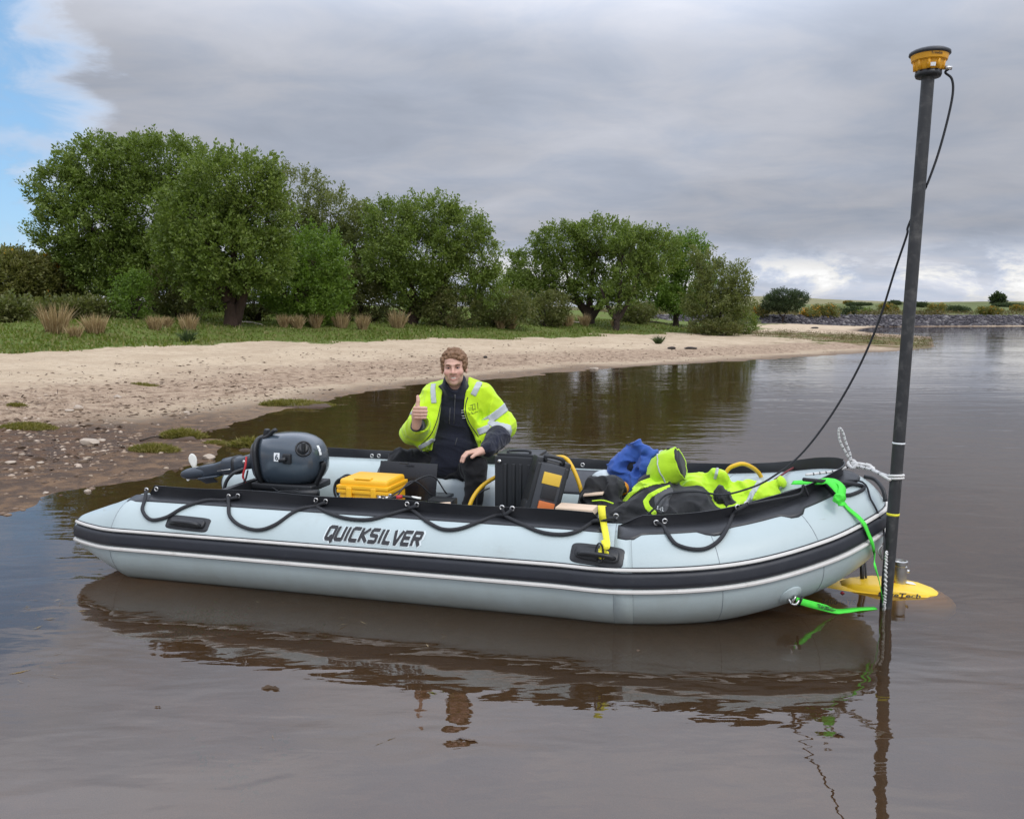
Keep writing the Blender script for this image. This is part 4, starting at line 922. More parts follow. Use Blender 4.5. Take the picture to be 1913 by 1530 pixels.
# floor, transom, seat
fl = [(.3, .3), (2.9, .3), (3.5, .62), (3.72, .86), (3.5, 1.1), (2.9, 1.42), (.3, 1.42)]
part('floor', loft([np.array([(a, b, .05) for a, b in fl]), np.array([(a, b, .085) for a, b in fl])]), M['dark_patch'], boat, smooth=False)
tr = part('transom', box((.36, .86, .23), (.02, .50, .19), bev=.008), M['plastic'], boat, sharp=40)
def rbox(c, h, p=4.0, m=40, top=.6, n=9):
    """soft cushion: superelliptic sections stacked along z"""
    S = []
    for k in range(n+1):
        a = -1+2*k/n; w = (1-abs(a)**p)**(1/p); w = max(w, .03); S.append(ringpts((c[0], c[1], c[2]+h[2]*a), (1, 0, 0), (0, 1, 0), h[0]*(.55+.45*w), h[1]*(.55+.45*w), m, p))
    return loft(S)
def ctube(p0, p1, r, m=32, cap=.1):
    p0 = np.array(p0, float); p1 = np.array(p1, float); d = norm(p1-p0); e = np.linspace(0, 1, 5)
    P = np.vstack([p0-d*cap+d*cap*e[:, None], p1+d*cap*e[:, None]]); r_ = np.r_[r*np.sqrt(1-(1-e)**2*.96), r*np.sqrt(1-e**2*.96)]
    return sweep(P, r_, m)
sea = part('thwart', rbox((1.50, 1.34, .26), (.42, .27, .205), 4.0), M['pvc2'], boat)
part('seat_patch', rbox((1.33, 1.33, .275), (.26, .265, .205), 4.0), M['dark_patch'], sea)
# carrying handles on the near side
def handle(px0, py0, px1, py1, hh, label):
    a, na = T(px0, py0); b, nb_ = T(px1, py1); n = norm(na+nb_); d = norm(b-a); up = norm(np.cross(n, d)); up = up if up[2] > 0 else -up; L = np.linalg.norm(b-a)/2; c = (a+b)/2
    t = np.linspace(-1, 1, 15)
    def patch(L, hw, off, p, h2):
        S = []
        for q, e in ((0, 1), (h2*.6, 1), (h2, .93)):
            R_ = ringpts((0, 0, 0), (1, 0, 0), (0, 1, 0), L*e, hw*e, 36, p); out = []
            for x, y, _ in R_:
                g = c+d*x+up*y; h = TB.find_nearest(Vector(b2w(g))); w = w2b(np.array(h[0])); nn = np.array(h[1]); nn = np.array([nn@BD, nn@BN, nn[2]]); nn = nn if nn@n > 0 else -nn
                out.append(w+nn*(q+off))
            S.append(np.array(out))
        return loft(S)
    hd = part('handle', patch(L, hh, -.004, 6, .010), M['plastic'], boat, label=label, sharp=50)
    part('handle_cup', patch(L*.82, hh*.62, .005, 4, .014), M['plastic'], hd)
    g = [c+d*x*L*.68+n*(.012+.030*(1-abs(x)**4))-up*.012 for x in np.linspace(-1, 1, 11)]
    part('grip', sweep(g, .0115, 10), M['plastic'], hd)
handle(312, 973, 391, 982, .042, 'black moulded handle near the stern'); handle(1066, 1030, 1166, 1044, .052, 'black moulded handle near the bow')
def block_text(txt, w=.31):
    """heavy slanted block capitals built from strokes, each stroke a hair above the last"""
    L = {'Q': [[(.1, 0), (0, .1), (0, .9), (.1, 1), (.72, 1), (.82, .9), (.82, .1), (.72, 0), (.1, 0)], [(.5, .25), (.78, -.2)]], 'U': [[(0, 1), (0, .1), (.1, 0), (.7, 0), (.8, .1), (.8, 1)]], 'I': [[(.1, 0), (.1, 1)]],
         'C': [[(.78, 1), (.1, 1), (0, .9), (0, .1), (.1, 0), (.78, 0)]], 'K': [[(0, 0), (0, 1)], [(.78, 1), (.12, .5), (.78, 0)]], 'S': [[(.76, 1), (.08, 1), (0, .9), (0, .6), (.08, .52), (.7, .48), (.78, .4), (.78, .1), (.7, 0), (0, 0)]],
         'L': [[(0, 1), (0, 0), (.68, 0)]], 'V': [[(0, 1), (.36, 0), (.46, 0), (.84, 1)]], 'E': [[(.76, 1), (.05, 1), (.0, .9), (0, .1), (.05, 0), (.76, 0)], [(.02, .5), (.66, .5)]], 'R': [[(0, 0), (0, 1), (.7, 1), (.8, .9), (.8, .6), (.7, .5), (.06, .5)], [(.42, .46), (.8, 0)]]}
    V = []; F = []; x = 0; k = 0
    for ch in txt:
        for st in L[ch]:
            for i in range(len(st)-1):
                a = np.array(st[i]); b = np.array(st[i+1]); d = (b-a)/np.linalg.norm(b-a); s_ = np.array([-d[1], d[0]])*w/2; e = d*w*.28; a, b = a-e, b+e
                for q in np.linspace(0, 1, 5):
                    for sg in (-1, 1): p = a+(b-a)*q+s_*sg; V.append((x+p[0]+.28*p[1], p[1], .00012*(k % 6)))
                n = len(V)-10; F += [[n+2*j, n+2*j+1, n+2*j+3, n+2*j+2] for j in range(4)]; k += 1
        x += {'I': .60, 'L': 1.0}.get(ch, 1.17)
    V = np.array(V); V[:, 0] -= (V[:, 0].min()+V[:, 0].max())/2; V[:, 1] -= .5; return V, F
# maker's lettering wrapped on the near tube
V, F = text_vf('QUICKSILVER', 1.0, .28, .022, .92) if False else block_text('QUICKSILVER'); k = (SU(1.43)-SU(.86)); s0 = SU(1.145)
V[:, 0] *= k/(V[:, 0].max()-V[:, 0].min()); V[:, 1] *= .066
a0, _ = T(607, 1001); a1, _ = T(792, 1001)
def ang(p): j = np.argmin(np.abs(CLP[:NC//2, 0]-p[0])); return math.degrees(math.atan2(p[2]-CLP[j, 2], CLP[j, 1]-p[1]))
sa, sb = SU(a0[0]), SU(a1[0]); sc = (sb-sa)/(V[:, 0].max()-V[:, 0].min()); V[:, 0] *= sc; pm = (ang(a0)+ang(a1))/2
xs = (sa+sb)/2+V[:, 0]
plate = []
part('lettering', (tp(xs, pm+np.degrees(V[:, 1]/TR), 0)+tn(xs, pm+np.degrees(V[:, 1]/TR))*(.0042+V[:, 2:3]), F), M['ink'], boat, smooth=False)
V2, F2 = block_text('QUICKSILVER', .46); V2[:, 0] *= (sb-sa+.02)/(V2[:, 0].max()-V2[:, 0].min()); V2[:, 1] *= .066
part('lettering_edge', (tp((sa+sb)/2+V2[:, 0], pm+np.degrees(V2[:, 1]/TR), 0)+tn((sa+sb)/2+V2[:, 0], pm+np.degrees(V2[:, 1]/TR))*(.0008+V2[:, 2:3]), F2), mat('letter_edge', (.60, .66, .66), .5), boat, smooth=False)
# eyelets and grab rope
def eyelet(p, n, r=.011):
    n = norm(np.array(n)); a = norm(np.cross(n, [0, 0, 1])); b = np.cross(n, a); t = np.arange(14)*2*math.pi/14
    return sweep(np.array(p)+r*(np.outer(np.cos(t), a)+np.outer(np.sin(t), b)), .0042, 6, closed=True)
RP = []
def on_flap(px, py):        # a point on the outboard face of the near flap
    best = None
    for s in np.linspace(SU(.1), SU(3.7), 900):
        b = tp(s, 84, .030)
        w = b2w(b)-CO; f = w[1]*math.cos(PITCH)-w[2]*math.sin(PITCH); X = 956.5+FPX*w[0]/f
        if best is None or abs(X-px) < best[0]: best = (abs(X-px), s, b, f, w)
    _, s, b, f, w = best; Y = 765-FPX*(w[1]*math.sin(PITCH)+w[2]*math.cos(PITCH))/f
    return b+np.array([0, 0, 1])*(Y-py)*f/FPX*.95+tn(s, 0)*.010, tn(s, 0)
for px, py in ((275, 915), (293, 913), (428, 927), (446, 926), (591, 934), (609, 936), (762, 941), (779, 942), (939, 947), (958, 949), (1122, 964), (1151, 963), (1226, 976), (1242, 973), (1376, 946), (1393, 940)):
    p, o = on_flap(px, py); part('eyelet', eyelet(p-o*.004, o), M['steel'], boat)
for px, py in ((696, 851), (709, 851), (1089, 868), (1386, 875), (1402, 875), (1512, 866), (1521, 866)):
    q = Bn(px, py, 1.53); part('eyelet', eyelet(q+np.array([0, -.012, 0]), (0, -1, .1)), M['steel'], boat)
def rp(px, py, off=.011):
    r = T(px, py)
    if r is None: return on_flap(px, py)[0]
    return r[0]+r[1]*off
def onf(px, py): return on_flap(px, py)[0]
loops = [[('f', 275, 917), ('t', 272, 935), ('t', 268, 955), ('t', 283, 972), ('t', 312, 968), ('t', 345, 950), ('t', 385, 938), ('f', 420, 934), ('f', 446, 928)],
         [('f', 428, 928), ('t', 428, 945), ('t', 431, 966), ('t', 450, 983), ('t', 483, 991), ('t', 515, 982), ('t', 555, 956), ('f', 590, 945), ('f', 609, 938)],
         [('f', 591, 936), ('f', 594, 946), ('t', 615, 961), ('t', 650, 971), ('t', 690, 973), ('t', 725, 965), ('f', 755, 953), ('f', 779, 944)],
         [('f', 762, 943), ('f', 775, 955), ('t', 800, 978), ('t', 828, 991), ('t', 860, 990), ('t', 895, 978), ('t', 925, 967), ('f', 945, 960), ('f', 957, 951)],
         [('f', 939, 949), ('f', 946, 963), ('t', 970, 980), ('t', 1010, 996), ('t', 1050, 1001), ('t', 1080, 995), ('t', 1102, 982), ('f', 1112, 972), ('f', 1130, 970), ('f', 1151, 965)],
         [('f', 1226, 975), ('f', 1238, 982), ('t', 1247, 1000), ('t', 1262, 1018), ('t', 1290, 1027), ('t', 1318, 1026), ('t', 1342, 1012), ('t', 1358, 990), ('t', 1368, 968), ('f', 1377, 950), ('f', 1393, 941)]]
for L in loops:
    P = [onf(x, y) if k == 'f' else rp(x, y) for k, x, y in L]
    part('grab_rope', sweep(catmull(P, 7), .0098, 8), M['rope_black'], boat)
# thin dark line along the bow flap and the loop beyond the bow
part('grab_rope', sweep(catmull([onf(1393, 941), onf(1440, 934)+[0, 0, .004], onf(1490, 922), onf(1530, 905), tp(SU(3.72), 80, .012)], 6), .006, 7), M['rope_black'], boat)
part('grab_rope', sweep(catmull([rp(1535, 905), rp(1560, 925), rp(1590, 926), rp(1608, 910), rp(1617, 893)], 6), .0095, 8), M['rope_black'], boat)
part('bow_grip', sweep(catmull([rp(1612, 893), rp(1626, 903, .03), rp(1640, 920, .03), rp(1650, 938, .012)], 6), .011, 8), M['plastic'], boat)
# tow ring patch low on the bow
c, n = T(1476, 1112)
dr = part('ring_patch', lathe([(.062, -.004), (.060, .004), (.040, .006), (.036, .011), (.0, .012)], c, n, 28), M['pvc'], boat)
a = norm(np.cross(n, [0, 0, 1])); b = np.cross(n, a); t = np.linspace(0, 2*math.pi, 20)[:-1]
part('tow_ring', sweep(c+n*.026+.022*(np.outer(np.cos(t), a*.6+n*.5)+np.outer(np.sin(t), b)), .005, 6, closed=True), M['steel'], dr)

# ------------------------------------------------------------------ outboard motor, tilted up on the stern
mo = thing('outboard_motor', 'dark blue grey outboard motor tilted up at the stern, white propeller out of the water', 'motor', (.45, .86, .42), True)
mc = .86
secs = []
prof = [(.415, .700, .385, .55), (.43, .712, .382, .8), (.47, .722, .383, .95), (.55, .734, .384, 1.0), (.64, .738, .386, 1.0), (.72, .733, .394, .97), (.78, .718, .410, .9), (.825, .695, .437, .78), (.855, .665, .470, .6), (.872, .632, .512, .40), (.878, .60, .55, .15)]
prof = [(.605+(u-.605)*.86, .555+(zt-.555)*.95, .555+(zb-.555)*.97, w*.95) for u, zt, zb, w in prof]
for u, zt, zb, w in prof: secs.append(ringpts((u, mc, (zt+zb)/2), (0, 1, 0), (-.10, 0, 1), .175*w, (zt-zb)/2, 40, 2.7))
cowlVF = loft(secs); cw = part('cowling', cowlVF, M['cowl'], mo)
secs = [ringpts((u, mc, (zt+zb)/2), (0, 1, 0), (-.10, 0, 1), w, (zt-zb)/2, 40, 3.2) for u, zt, zb, w in ((.384, .650, .435, .10), (.390, .666, .42, .125), (.425, .690, .40, .148), (.447, .700, .392, .157))]
part('lower_cover', loft(secs), M['leg'], mo)
part('cover_band', loft([ringpts((u, mc, .546), (0, 1, 0), (-.10, 0, 1), w, h, 40, 3.0) for u, w, h in ((.428, .150, .150), (.431, .163, .161), (.449, .164, .162), (.452, .150, .150))]), M['plastic'], mo)
CB = BVHTree.FromPolygons([tuple(v) for v in b2w(cowlVF[0])], cowlVF[1])
def C(px, py, B=CB):
    h = B.ray_cast(Vector(CO), Vector(pray(px, py)).normalized()); n = np.array(h[1]); d = pray(px, py); n = n if n@d < 0 else -n
    return w2b(np.array(h[0])), np.array([n@BD, n@BN, n[2]])
c, n = C(567, 838); fc = part('fuel_cap', lathe([(.052, -.006), (.050, .004), (.043, .005), (.041, -.004), (.034, -.004), (.033, .014), (.022, .017), (.0, .017)], c, n, 28), M['plastic'], mo)
a = norm(np.cross(n, [0, 0, 1])); part('cap_grip', box(c+n*.024, (.010, .012, .030), bev=.005), M['plastic'], fc)
c, n = C(537, 857); ck = part('choke_knob', box(c+n*.004, (.028, .012, .032), bev=.008), M['plastic'], mo); part('choke_lever', sweep([c+n*.022, c+n*.030+np.array([-.045, 0, -.012])], [.016, .010], 8), M['plastic'], ck)
def decal(C_, px, py, w, h, VF2, mt, parent, name, off=.002):
    c, n = C_(px, py); a = norm(np.cross([0, 0, 1], n)); a = a if a[0] > 0 else -a; b = np.cross(n, a); b = b if b[2] > 0 else -b
    V, F = VF2; V = V.copy(); V[:, 0] *= w/np.ptp(V[:, 0]); V[:, 1] *= h/np.ptp(V[:, 1])
    return part(name, (c+n*off+np.outer(V[:, 0], a)+np.outer(V[:, 1], b), F), mt, parent, smooth=False)
plate_vf = (ringpts((0, 0, 0), (1, 0, 0), (0, 1, 0), .5, .5, 20, 5), [list(range(20))])
def decal_wrap(px, py, w, h, mt, parent, name, B, off=.0015, txt=None):
    c, n = B(px, py); a = norm(np.cross([0, 0, 1], n)); a = a if a[0] > 0 else -a; b = np.cross(n, a); b = b if b[2] > 0 else -b
    V, F = (np.array([(x, y, 0) for y in np.linspace(-.5, .5, 5) for x in np.linspace(-.5, .5, 5)]), [[j*5+i, j*5+i+1, j*5+i+6, j*5+i+5] for j in range(4) for i in range(4)]) if txt is None else txt
    V = V.copy(); V[:, 0] *= w/np.ptp(V[:, 0]); V[:, 1] *= h/np.ptp(V[:, 1]); out = []
    for x, y, _ in V:
        g = c+a*x+b*y; hh = CB.find_nearest(Vector(b2w(g))); q = w2b(np.array(hh[0])); out.append(q+n*off)
    return part(name, (np.array(out), F), mt, parent, smooth=False)
decal_wrap(517, 854, .040, .054, M['decal_white'], cw, 'number_plate', C)
decal_wrap(517, 854, .022, .040, M['cowl'], cw, 'number', C, .003, text_vf('6', 1, 0, .03))
decal_wrap(597, 841, .024, .066, M['decal_white'], cw, 'sticker', C)
for i in range(6): decal_wrap(596.5+(i % 2)*4-2, 830+i*4.3, .004, .008, M['ink'], cw, 'sticker_mark', C, .003)
part('pull_handle', box((.470, .80, .722), (.014, .02, .030), Matrix.Rotation(R(12), 3, 'Y'), .008), M['plastic'], mo)
part('carry_lever', sweep(catmull([(.465, .78, .695), (.50, .78, .714), (.53, .78, .740), (.548, .78, .750)], 4), [.016]*13, 8, 1.3, .8), M['plastic'], mo)
part('lower_tray', box((.60, mc, .392), (.215, .13, .022), bev=.012), M['plastic'], mo)
part('steering_bracket', box((.47, mc-.10, .352), (.095, .012, .030), bev=.006), M['leg'], mo)
for dx in (-.045, .045): part('bracket_window', box((.47+dx, mc-.114, .352), (.032, .003, .016), bev=.002), M['plastic'], mo)
part('clamp_bracket', box((.40, mc, .30), (.055, .11, .09), bev=.012), M['leg'], mo)
part('tiller', sweep([(.60, mc-.13, .362), (.86, mc-.13, .370)], [.020, .024], 12), M['plastic'], mo)
part('tiller_grip', sweep(catmull([(.80, mc-.05, .40), (.832, mc-.05, .46), (.860, mc-.05, .52), (.852, mc-.05, .56)], 4), .022, 10, 1.2, .7), M['plastic'], mo)
leg = part('leg', loft([ringpts(c, (0, 1, 0), (-.12, 0, 1), a, b, 24, 3.2) for c, a, b in (((.40, mc, .545), .06, .052), ((.28, mc, .518), .055, .046), ((.235, mc, .506), .055, .044), ((.23, mc, .500), .062, .056), ((.215, mc, .498), .064, .060), ((.13, mc, .484), .062, .056), ((.115, mc, .478), .050, .046), ((.05, mc, .462), .036, .040), ((-.03, mc, .444), .028, .042), ((-.09, mc, .434), .022, .036))]), M['leg'], mo)
part('exhaust_band', loft([ringpts(c, (0, 1, 0), (-.12, 0, 1), a, b, 24, 3) for c, a, b in (((.226, mc, .500), .066, .062), ((.206, mc, .497), .066, .062))]), M['plastic'], leg)
part('water_screw', ico((.30, mc-.062, .53), (.012, .008, .014), 2), M['steel'], leg)
part('bow_line', sweep([(.20, mc-.066, .478), (.10, mc-.062, .462)], .003, 6), M['steel'], leg)
part('gearcase', loft([ringpts((u, mc, z), (0, 1, 0), (0, 0, 1), r, r*1.1, 20) for u, z, r in ((-.225, .412, .004), (-.21, .413, .020), (-.17, .418, .033), (-.12, .424, .038), (-.06, .432, .034), (0, .443, .024), (.03, .45, .006))]), M['leg'], mo)
part('cavitation_plate', box((.03, mc, .415), (.075, .075, .006), Matrix.Rotation(R(-10), 3, 'Y'), .004), M['leg'], mo)
part('skeg', loft([np.array([(-.12, mc-.006, .40), (.0, mc-.006, .42), (.0, mc+.006, .42), (-.12, mc+.006, .40)]), np.array([(-.03, mc-.003, .36), (.06, mc-.003, .375), (.06, mc+.003, .375), (-.03, mc+.003, .36)])]), M['leg'], mo, smooth=False)
pc = np.array([-.168, mc+.075, .425]); pr_ = part('propeller', lathe([(.0, -.05), (.02, -.045), (.026, 0), (.024, .03), (.0, .05)], pc, (.25, .96, .1), 16), M['white_plastic'], mo)
for k in range(3):
    a = R(96+120*k); S = []; pa = norm(np.array([.25, .96, .1])); e1 = norm(np.cross(pa, [0, 0, 1])); e2 = np.cross(e1, pa)
    for rr, w, th in ((.022, .012, .006), (.045, .022, .005), (.07, .029, .0045), (.095, .027, .004), (.113, .016, .003), (.120, .004, .002)):
        rd = e1*math.cos(a)+e2*math.sin(a); tg = -e1*math.sin(a)+e2*math.cos(a); S.append(ringpts(pc+rd*rr, tg*.85-pa*.5, pa*.85+tg*.5, w, th, 12))
    part('blade', loft(S), M['white_plastic'], pr_)
part('red_cable', sweep(catmull([(.37, mc-.14, .58), (.375, mc-.165, .52), (.36, mc-.17, .46), (.365, mc-.16, .42), (.335, mc-.17, .36), (.33, mc-.18, .31)], 6), .007, 7), M['red'], mo)
part('cable', sweep(catmull([(.345, mc-.13, .50), (.29, mc-.17, .475), (.25, mc-.19, .42), (.235, mc-.20, .34), (.23, mc-.2, .28)], 6), .011, 8), M['plastic'], mo)
part('cable', sweep(catmull([(.39, mc-.16, .50), (.38, mc-.175, .44), (.352, mc-.18, .40), (.345, mc-.18, .33)], 6), .006, 7), M['plastic'], mo)
part('cable', sweep(catmull([(.56, mc-.165, .40), (.62, mc-.175, .378), (.70, mc-.17, .385), (.74, mc-.16, .395)], 6), .004, 6), M['plastic'], mo)
part('clamp_screw', box((.215, mc-.2, .33), (.055, .03, .032), bev=.012), M['plastic'], mo)

# ------------------------------------------------------------------ gear in the boat
def hardcase(name, label, cat, c, h, mt, rot=None): return thing(name, label, cat, (c[0], c[1], c[2]-h[2]), True)
# yellow instrument case
yc = thing('instrument_case', 'yellow hard shell instrument case with two latches and cable plugs', 'case', (1.35, .50, .34), True)
RZ = Matrix.Rotation(R(-2), 3, 'Z')
part('case_base', box((1.335, .50, .418), (.150, .125, .060), RZ, .014), M['yellow_case'], yc, sharp=50)
part('case_rim', box((1.335, .50, .478), (.160, .138, .011), RZ, .006), M['yellow_case'], yc, sharp=50)
part('case_rim', box((1.335, .50, .502), (.160, .138, .0105), RZ, .006), M['yellow_case'], yc, sharp=50)
part('case_lid', box((1.335, .50, .520), (.149, .124, .026), RZ, .02, 3), M['yellow_case'], yc, sharp=50)
part('case_handle', box((1.325, .40, .549), (.05, .02, .005), RZ, .004), M['yellow_case'], yc)
for u in (1.25, 1.40): part('latch', box((u, .366, .468), (.017, .010, .036), RZ, .006), M['yellow_case'], yc); part('rib', box((u, .372, .41), (.010, .008, .045), RZ, .004), M['yellow_case'], yc)
for i in range(4): part('cable_plug', sweep([(1.44+.018*i, .372, .462-.008*(i % 2)), (1.445+.022*i, .345, .455-.010*(i % 2))], [.011, .008], 10), M['steel'], yc)
part('port_panel', box((1.462, .372, .46), (.045, .006, .018), RZ, .004), M['steel'], yc)
for i, (a, b, c) in enumerate([((1.50, .34, .455), (1.56, .36, .47), (1.66, .40, .452)), ((1.53, .34, .45), (1.60, .45, .54), (1.68, .55, .44)), ((1.48, .35, .45), (1.64, .6, .545), (1.73, .66, .43))]):
    solo('cable', sweep(catmull([a, b, c], 8), .0045 if i else .008, 7), M['plastic'], ['thick black cable with a red plug leaving the yellow case', 'thin black cable arching from the yellow case, nearer one', 'thin black cable arching highest beside the open laptop'][i], 'cable', True, group='cables of the yellow case')
solo('cable_plug', sweep([(1.545, .345, .466), (1.575, .36, .468)], .011, 10), M['red'], 'red plug at the right of the yellow case', 'plug', True)
solo('cable_plug', sweep([(1.62, .385, .463), (1.67, .40, .455)], .007, 10), M['white_plastic'], 'white cable sleeve right of the red plug', 'plug', True)
solo('cable_coil', sweep(catmull([(1.13+.06*math.cos(a)*(1+.008*a), .52+.006*a, .44+.075*math.sin(a)*(1+.007*a)) for a in np.linspace(0, 18.5, 30)], 4), .007, 7), M['plastic'], 'coil of black cable tucked left of the yellow case', 'cable', True)
# open laptop
lp = thing('laptop', 'open black laptop seen from behind its screen', 'laptop', (1.45, .74, .30), True)
Q = Matrix.Rotation(R(-3), 3, 'Z') @ Matrix.Rotation(R(-14), 3, 'X')
part('screen', box((1.452, .74, .475), (.19, .006, .115), Q, .005), M['screen'], lp, sharp=40)
part('keyboard', box((1.455, .90, .345), (.19, .13, .010), Matrix.Rotation(R(-3), 3, 'Z'), .006), M['screen'], lp, sharp=40)
part('hinge', box((1.455, .775, .36), (.15, .012, .010), Matrix.Rotation(R(-3), 3, 'Z'), .004), M['plastic'], lp)
part('webcam', box((1.44, .716, .588), (.03, .004, .004), Q, .002), M['plastic'], lp)
solo('small_dark_box', box((1.74, .56, .395), (.075, .05, .03), bev=.01), M['plastic'], 'small flat black box on the floor beside the laptop', 'box', True, sharp=40)
solo('paper_roll', sweep([(1.78, .40, .42), (1.84, .41, .425)], .018, 12), M['wood'], 'small pale roll lying behind the near flap', 'roll', True)
# tall ribbed black case on end
tb = thing('tall_case', 'large black ribbed transport case standing on its end', 'case', (2.15, .80, .09), True)
part('shell', box((2.145, .82, .375), (.135, .12, .285), RZ, .016), M['plastic'], tb, sharp=40)
part('top_rim', box((2.145, .82, .662), (.125, .10, .012), RZ, .008), M['plastic'], tb, sharp=40)
part('handle', sweep(catmull([(2.08, .75, .668), (2.085, .75, .686), (2.20, .75, .690), (2.21, .75, .672)], 4), .008, 8), M['plastic'], tb)
for u in (2.075, 2.125, 2.165, 2.215): part('rib', box((u, .698, .42), (.010, .006, .20), RZ, .005), M['plastic'], tb)
for u, z in ((2.04, .63), (2.25, .63)): part('rivet', lathe([(.012, 0), (.012, .006), (0, .007)], (u, .70, z), (0, -1, 0), 12), M['steel'], tb)
# rugged tool box leaning
tx = thing('tool_box', 'rugged dark tool box leaning on end, yellow label and orange latch', 'toolbox', (2.32, .55, .30), True)
Q = Matrix.Rotation(R(22), 3, 'Z') @ Matrix.Rotation(R(15), 3, 'Y') @ Matrix.Rotation(R(-4), 3, 'X')
tc0 = np.array([2.325, .56, .50]); tq = lambda x, y, z: tc0+np.array(Q @ Vector((x, y, z)))
part('shell', box(tc0, (.085, .10, .185), Q, .02, 3), M['plastic'], tx, sharp=50)
part('lid', box(tq(.0, -.108, .0), (.080, .018, .165), Q, .014), M['dark_patch'], tx, sharp=50)
for x in (-.078, .078): part('corner_guard', box(tq(x, -.06, .145), (.020, .062, .045), Q, .014), M['plastic'], tx, sharp=50); part('corner_guard', box(tq(x, -.06, -.12), (.020, .062, .06), Q, .014), M['plastic'], tx, sharp=50); part('side_bar', box(tq(x, -.118, .0), (.012, .012, .16), Q, .007), M['plastic'], tx)
part('handle', sweep(catmull([tq(-.045, -.10, .172), tq(-.045, -.105, .20), tq(.045, -.105, .20), tq(.045, -.10, .172)], 4), .011, 8), M['plastic'], tx)
part('label', box(tq(.008, -.128, .085), (.050, .003, .032), Q, .002), M['label_yellow'], tx)
part('recess', box(tq(.01, -.128, .01), (.040, .003, .036), Q, .002), M['ink'], tx)
part('latch', box(tq(.012, -.134, -.062), (.045, .008, .022), Q, .006), M['orange_latch'], tx, sharp=50)
# yellow air hose
hp = [(1.80, .70, .10), (1.835, .74, .32), (1.87, .80, .42), (1.94, .86, .485), (2.03, .97, .52), (2.2, .99, .60), (2.33, .93, .628), (2.38, .91, .630), (2.42, .89, .60), (2.475, .86, .50), (2.53, .82, .34), (2.60, .80, .15), (2.8, .95, .13), (3.1, 1.1, .2), (3.26, 1.13, .42), (3.31, 1.12, .555), (3.36, 1.12, .595), (3.42, 1.14, .598), (3.50, 1.22, .53), (3.55, 1.25, .40)]
solo('air_hose', sweep(catmull(hp, 7), .0125, 10), M['yellow_hose'], 'yellow air hose looping up behind the cases and again beyond the coats', 'hose', True)
solo('dark_cable', sweep(catmull([(1.98, .70, .47), (1.93, .70, .445), (1.905, .70, .41), (1.90, .70, .33), (1.89, .70, .2)], 6), .005, 7), M['plastic'], 'thin black cable hanging at the left of the tall black case', 'cable', True)
solo('plank', box((2.555, .36, .455), (.10, .06, .018), Matrix.Rotation(R(-4), 3, 'Z'), .004), M['wood'], 'pale wooden board lying against the near flap', 'board', True, sharp=40)
# ------------------------------------------------------------------ clothing heaped in the bow
def folds(p, f, a, seed=0.0, an=(1, 1, 1)):
    q = p*np.array(an, np.float32)*f+seed; w = vnoise(q*.55+9.1)*2.2; q = q+np.stack([w, w*.6, -w], -1)
    n = 1-np.abs(vnoise(q)-.5)*2; m = 1-np.abs(vnoise(q*2.2+3.7)-.5)*2
    return -a*1.25*(n**2.5-.35)-a*.55*(m**2-.4)
def union(p, prims, k=.03):
    d = None
    for q in prims:
        e = sd_ell(p, q[1], q[2]) if q[0] == 'e' else sd_cone(p, q[1], q[2], q[3], q[4]); d = e if d is None else smin(d, e, k)
    return d
def wrap_poly(VF, poly, n, off, world=False):
    """a patch lying on a surface: the photo outline carried onto it"""
    B = BVHTree.FromPolygons([tuple(v) for v in (VF[0] if world else b2w(VF[0]))], VF[1].tolist() if isinstance(VF[1], np.ndarray) else VF[1])
    P = np.array(poly, float); bm = bmesh.new(); vs = [bm.verts.new((x, y, 0)) for x, y in P]; bm.faces.new(vs)
    for ax in (0, 1):
        lo, hi = P[:, ax].min(), P[:, ax].max()
        for k in range(1, n):
            c = [0, 0, 0]; c[ax] = lo+(hi-lo)*k/n; q = [0, 0, 0]; q[ax] = 1
            bmesh.ops.bisect_plane(bm, geom=bm.verts[:]+bm.edges[:]+bm.faces[:], plane_co=c, plane_no=q)
    bm.verts.index_update(); V = []; ok = []
    for v in bm.verts:
        h = B.ray_cast(Vector(CO), Vector(pray(v.co.x, v.co.y)).normalized())
        if h[0] is None: V.append(None); continue
        nn = np.array(h[1]); d = pray(v.co.x, v.co.y); nn = nn if nn@d < 0 else -nn; q = np.array(h[0])+nn*off; V.append(q if world else w2b(q))
    F = [[v.index for v in f.verts] for f in bm.faces]; F = [f for f in F if all(V[i] is not None for i in f)]
    F = [f for f in F if max(np.linalg.norm(V[f[i]]-V[f[i-1]]) for i in range(len(f))) < .06]
    bm.free(); ref = next(v for v in V if v is not None); return np.array([v if v is not None else ref for v in V]), F
def ribpoly(path, w):
    P = np.array(path, float); T_ = np.gradient(P, axis=0); T_ /= np.linalg.norm(T_, axis=1)[:, None]; S = np.stack([-T_[:, 1], T_[:, 0]], 1); w = np.broadcast_to(w, (len(P),))[:, None]/2
    return np.vstack([P+S*w, (P-S*w)[::-1]])
dsuit = thing('survival_suit', 'black and lime waterproof suit heaped in the bow, lime hood standing up', 'suit', (2.97, .74, .14), True)
hp_ = [('e', (2.97, .76, .36), (.21, .18, .17)), ('e', (3.12, .79, .41), (.13, .15, .105)), ('e', (2.80, .72, .33), (.13, .14, .10)), ('e', (3.20, .72, .37), (.12, .12, .075)), ('c', (2.74, .66, .36), (2.92, .68, .44), .05, .07), ('c', (3.05, .66, .40), (3.16, .70, .44), .06, .05), ('e', (2.93, .86, .50), (.12, .1, .08))]
heap = nets(lambda p: union(p, hp_, .04)+folds(p, 9, .020, 1.3), (2.58, .45, .10), (3.38, 1.02, .66), .009)
part('suit_body', heap, M['coat_black'], dsuit)
